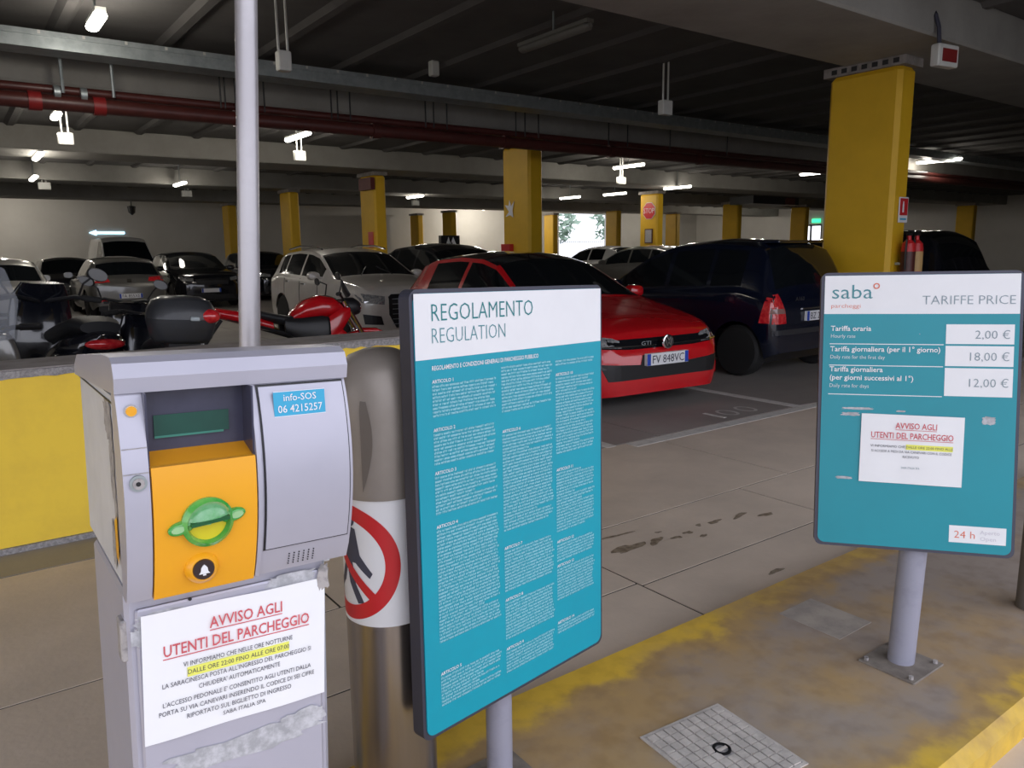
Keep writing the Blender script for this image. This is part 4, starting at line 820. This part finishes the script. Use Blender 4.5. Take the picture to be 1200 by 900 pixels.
# ------------------------------------------------------------------ regulation board
BW, BH = .652, 1.0
TL = Vector((.762, 1.400, 1.405)); BM = lean_mat(TL.x, TL.y, TL.z, rad(10.28), rad(-1.45), rad(1.68))
base = BM @ Vector((BW*.46, .03, -BH)); bt = thing('regulation_board', 'tall teal and white board of parking rules on a grey post beside the ticket machine', 'sign', (base.x, base.y+.03, .10), 0)
bpy.context.view_layer.update()
def relm(parent_loc, MW): return Matrix.Translation(-Vector(parent_loc)) @ MW
def panel(root, MW, w_, h_, m_, rim=.009, depth=.035):
    ml = relm(root.location, MW)
    def place(o): o.parent = root; o.matrix_local = ml; return o
    r = .022; n = 6; pts = []
    for cx, cz, a0 in ((w_-r, -r, 0), (r, -r, 90), (r, -h_+r, 180), (w_-r, -h_+r, 270)):
        for i in range(n+1): a = rad(a0+90*i/n); pts.append((cx+r*math.cos(a), cz+r*math.sin(a)))
    fb = place(MB().prism(pts, 0, depth).build('frame', M['frame'], None))
    def inset(q, y): return [(min(max(a, q), w_-q), y, min(max(b_, -h_+q), -q)) for a, b_ in pts]
    pt2 = [(rim+(w_-2*rim)*(a/w_), -rim+(h_-2*rim)*(b_/h_)) for a, b_ in pts]
    pn = place(MB().prism(pt2, -.003, .001).build('panel', m_, None))
    return pn, fb
bp_, _ = panel(bt, BM, BW, BH, M['teal'])
tp = Vector((base.x, base.y+.03, 0))
MB().cyl((0, .012, 0), (0, .012, .62), .034, n=24).build('post', M['post'], bt, True); box('base_plate', M['plate'], (-.1, -.09, -.002, .1, .11, .008), bt, bev=.003)
MB().cyl((0, .012, .62), (0.02, .012, 1.2), .026, n=16).build('post_upper', M['post'], bt, True)
y = -.0035
box('header', M['white'], (.0095, y, -.148, BW-.0095, y+.0003, -.0095), bp_)
text('REGOLAMENTO', .052, -.068, .037, M['inkteal'], bp_, y=y-.001, width=.322, off=-.012); text('REGULATION', .052, -.115, .033, M['inkteal2'], bp_, y=y-.001, width=.226, off=-.018)
text('REGOLAMENTO E CONDIZIONI GENERALI DI PARCHEGGIO PUBBLICO', .052, -.172, .0095, M['white'], bp_, y=y-.001, width=.34, off=.012)
cols = [(.052, .244), (.262, .442), (.456, .612)]
blocks = [[(-.20, 9), (-.305, 9), (-.40, 11), (-.52, 33), (-.86, 9)], [(-.188, 14, 0), (-.34, 30), (-.625, 13), (-.755, 12), (-.88, 7)], [(-.19, 2, 0), (-.225, 25), (-.47, 20), (-.66, 6), (-.725, 11), (-.88, 3)]]
art = 1; PT = .0085
for (x0, x1), bl in zip(cols, blocks):
    for b0 in bl:
        z = b0[0]
        if len(b0) == 2: text('ARTICOLO %d' % art, x0, z, .0075, M['white'], bp_, y=y-.001, off=.012); art += 1; z -= PT*1.1
        scribble(x0, x1, z, .0042, b0[1], PT*.93, M['inkpale'], bp_, y=y-.001, th=.22)

# ------------------------------------------------------------------ price board
TW, TH = .585, .90
T0 = Vector((2.335, 1.460, 1.395)); TM = lean_mat(T0.x, T0.y, T0.z, rad(-52.5), rad(.66), rad(7.9))
pb = Vector((2.455, 1.165, .10)); tt = thing('price_board', 'teal tariff board with rounded corners on a grey post at right', 'sign', pb)
tpn, _ = panel(tt, TM, TW, TH, M['teal2'], rim=.010)
MB().cyl((0, 0, 0), (.03, .0, .46), .042, n=24).build('post', M['post'], tt, True); MB().cyl((.03, 0, .46), (.06, .06, 1.1), .03, n=16).build('post_upper', M['post'], tt, True)
box('base_plate', M['plate'], (-.11, -.10, -.002, .09, .09, .006), tt, bev=.003)
for a in ((-.09, -.08), (.07, -.08), (-.09, .07), (.07, .07)): MB().cyl((a[0], a[1], .006), (a[0], a[1], .016), .008, n=6).build('bolt', M['scuff'], tt)
box('header', M['white'], (.0105, y, -.135, TW-.0105, y+.0003, -.0105), tpn)
text('saba', .030, -.085, .045, M['inkteal2'], tpn, y=y-.001, width=.125, off=-.004)
MB().lathe([(.0095, 0), (.0095, -.0008), (.006, -.0008), (.006, 0)], (.166, y-.0005, -.045), (0, 1, 0), 20, ring=True).build('logo_ring', M['inkorange'], tpn)
text('parcheggi', .030, -.115, .013, M['inkorange'], tpn, y=y-.001, width=.09, off=-.01)
text('TARIFFE PRICE', .30, -.105, .028, M['inkgrey'], tpn, y=y-.001, width=.262, off=-.012)
ROW = [(-.168, -.230), (-.236, -.300), (-.306, -.395)]
for i, ((za, zb_), pr_) in enumerate(zip(ROW, ('2,00 \u20ac', '18,00 \u20ac', '12,00 \u20ac'))):
    o = MB().box(.372, y, zb_, .562, y+.0004, za).build('price_field', M['white'], tpn); text(pr_, .550, (za+zb_)/2-.014, .026, M['inkgrey'], tpn, y=y-.001, align='RIGHT', off=-.008)
    box('rule', M['white'], (.030, y, zb_-.004, .366, y+.0004, zb_-.0015), tpn)
text('Tariffa oraria', .032, -.190, .016, M['white'], tpn, y=y-.001, width=.122, off=.012); text('Hourly rate', .032, -.213, .012, M['white'], tpn, y=y-.001, width=.075, off=-.01)
text('Tariffa giornaliera (per il 1\u00b0 giorno)', .032, -.257, .016, M['white'], tpn, y=y-.001, width=.325, off=.012); text('Daily rate for the first day', .032, -.281, .012, M['white'], tpn, y=y-.001, width=.165, off=-.01)
text('Tariffa giornaliera', .032, -.323, .016, M['white'], tpn, y=y-.001, width=.16, off=.012); text('(per giorni successivi al 1\u00b0)', .032, -.350, .016, M['white'], tpn, y=y-.001, width=.25, off=.012); text('Daily rate for days', .032, -.375, .012, M['white'], tpn, y=y-.001, width=.12, off=-.01)
MB().box(.400, y, -.860, .560, y+.0004, -.806).build('hours_field', M['white'], tpn); text('24 h', .413, -.845, .023, M['inkorange'], tpn, y=y-.001, width=.06, off=-.008); text('Aperto', .487, -.829, .012, M['inkfaint'], tpn, y=y-.001, width=.055); text('Open', .487, -.849, .012, M['inkfaint'], tpn, y=y-.001, width=.045)
for a in [(.12, -.443, .05, .004), (.10, -.462, .03, .006), (.50, -.470, .02, .014), (.085, -.672, .025, .005), (.25, -.448, .015, .003)]:
    ragged(a[0], a[1], a[2], a[3], y-.0005, M['tape'], 'torn_tape', tpn)
notice(TM @ Matrix.Translation((.130, -.006, -.680)) @ Matrix.Rotation(rad(.8), 4, 'Y'), .300, .222, 'white paper notice with red heading stuck on the teal tariff board', big=False)
t = thing('drain_pipe', 'dark pipe cut off by the right edge beside the tariff board', 'pipe', (3.24, 1.06, .10))
MB().cyl((0, 0, 0), (.0, .0, .55), .055, n=20).build('lower_pipe', mat('brown_grey_pipe', (.12, .105, .095), .6), t, True); MB().cyl((0, 0, .55), (.06, .05, 1.6), .042, n=20).build('upper_pipe', M['post'], t, True)
t = thing('manhole_cover', 'square pale ribbed cover set in the worn yellow pavement', 'manhole cover', (1.60, 1.225, .10), rad(-5))
box('frame', M['cover'], (-.155, -.165, -.01, .155, .165, .004), t); box('lid', M['scuff'], (-.145, -.155, .004, .145, .155, .0045), t)
for i in range(9):
    for j in range(10):
        if abs(i-4) < 1 and abs(j-4.5) < 1: continue
        box('tile', M['cover'], (-.143+i*.0320, -.153+j*.0307, .004, -.143+i*.0320+.027, -.153+j*.0307+.026, .0085), t)
MB().lathe([(.026, .004), (.026, .0085), (.018, .0085), (.018, .004)], (0, 0, 0), (0, 0, 1), 24, ring=True).build('lift_ring', M['black'], t); box('lift_bar', M['cover'], (-.018, -.004, .004, .018, .004, .008), t)

# ------------------------------------------------------------------ steel bollard
BX, BY, BR = .768, 1.560, .101
bo = thing('steel_bollard', 'stainless steel bollard with a domed beige head between machine and board', 'bollard', (BX, BY, .10))
MB().lathe([(.001, 0), (BR, 0), (BR, .86), (.001, .86)], (0, 0, 0), (0, 0, 1), 48).build('tube', M['steel'], bo, True)
MB().lathe([(.001, .845), (BR+.006, .845), (BR+.007, .86), (BR+.007, 1.03), (BR+.003, 1.08), (BR*.9, 1.125), (BR*.68, 1.155), (BR*.35, 1.168), (.001, 1.17)], (0, 0, 0), (0, 0, 1), 48).build('head', M['head'], bo, True, ang=50)
va = math.atan2(-BY, -BX)    # direction towards the camera
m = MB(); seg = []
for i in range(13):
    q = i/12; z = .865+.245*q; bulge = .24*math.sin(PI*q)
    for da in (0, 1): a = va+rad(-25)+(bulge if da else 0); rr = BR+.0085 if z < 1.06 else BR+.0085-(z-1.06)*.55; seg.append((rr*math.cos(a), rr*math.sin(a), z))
m.add(seg, [(2*i, 2*i+1, 2*i+3, 2*i+2) for i in range(12)]); m.build('head_seam_shadow', mat('head_shadow_paint', (.16, .135, .115), .5), bo, True)  # shadow along the curved head seam, painted as a dark patch
# wrapped sticker, no pedestrians
rp = Vector((math.sin(va+PI), -math.cos(va+PI), 0))   # picture right on the cylinder
def wrap(poly, off, m_, name, th0, zc, dens=.006, par=None):
    """poly in arc length (s to the right) and height"""
    bm = bmesh.new(); f = bm.faces.new([bm.verts.new((a, 0, b_)) for a, b_ in poly])
    lo, hi = min(a for a, _ in poly), max(a for a, _ in poly); kk = int((hi-lo)/dens)
    for i in range(1, kk+1): bmesh.ops.bisect_plane(bm, geom=bm.verts[:]+bm.edges[:]+bm.faces[:], plane_co=(lo+(hi-lo)*i/(kk+1), 0, 0), plane_no=(1, 0, 0))
    for v in bm.verts: a = va+th0+v.co.x/BR; r_ = BR+off; v.co = Vector((r_*math.cos(a), r_*math.sin(a), zc+v.co.z))
    bmesh.ops.recalc_face_normals(bm, faces=bm.faces); me = bpy.data.meshes.new(name); bm.to_mesh(me); bm.free(); me.materials.append(m_)
    for p in me.polygons: p.use_smooth = True
    o = bpy.data.objects.new(name, me); COL.objects.link(o); o.parent = par or bo; return o
zc = .695; th0 = rad(-62)
sk = wrap([(-.155, -.147), (.185, -.147), (.185, .15), (-.155, .15)], .0008, M['white'], 'prohibition_sticker', th0, zc)
def ringpts(r_, a0, a1, n=12): return [(r_*math.cos(a0+(a1-a0)*i/n), r_*math.sin(a0+(a1-a0)*i/n)) for i in range(n+1)]
for q in range(8): a0, a1 = q*PI/4, (q+1)*PI/4; wrap(ringpts(.138, a0, a1)+ringpts(.104, a1, a0), .0016, M['red'], 'red_ring', th0, zc, par=sk)
for pl_ in ([(.018, .085), (.034, .080), (.045, .02), (.075, -.02), (.068, -.032), (.032, .0), (.02, .0)], [(-.02, .06), (.018, .085), (.02, .0), (-.01, -.01)], [(.0, .0), (.022, .0), (.030, -.05), (.052, -.092), (.035, -.096), (.010, -.05)], [(-.01, -.01), (.008, .0), (-.01, -.05), (-.05, -.09), (-.06, -.078), (-.028, -.045)]):
    wrap(pl_, .0014, M['inkdark'], 'walking_figure', th0, zc, par=sk)
wrap([(.018+.015*math.cos(i*PI/8), .103+.015*math.sin(i*PI/8)-.004) for i in range(16)], .0014, M['inkdark'], 'figure_head', th0, zc, par=sk)
wrap([(-.080, .068), (-.066, .082), (.080, -.068), (.066, -.082)], .0022, M['red'], 'red_diagonal', th0, zc, par=sk)
# ------------------------------------------------------------------ pole behind the machine
def pole_line(px0, py0, px1, py1, Yv):
    def ray(px, py): return fw*900+rt*(px-600)+up*(450-py)
    return ray, None
pb2 = Vector((.545, 1.759, 1.285)); pa = pb2+Vector((.054, -.017, .998))*.7
d = (pa-pb2)/(pa.z-pb2.z); lo_ = pb2+d*(.10-pb2.z); hi_ = pb2+d*(3.4-pb2.z)
t = thing('sign_pole', 'tall light grey round pole rising behind the ticket machine', 'pole', lo_)
MB().cyl((0, 0, 0), hi_-lo_, .0235, n=28).build('tube', M['polem'], t, True); box('foot_plate', M['galv'], (-.07, -.07, -.002, .07, .07, .008), t)
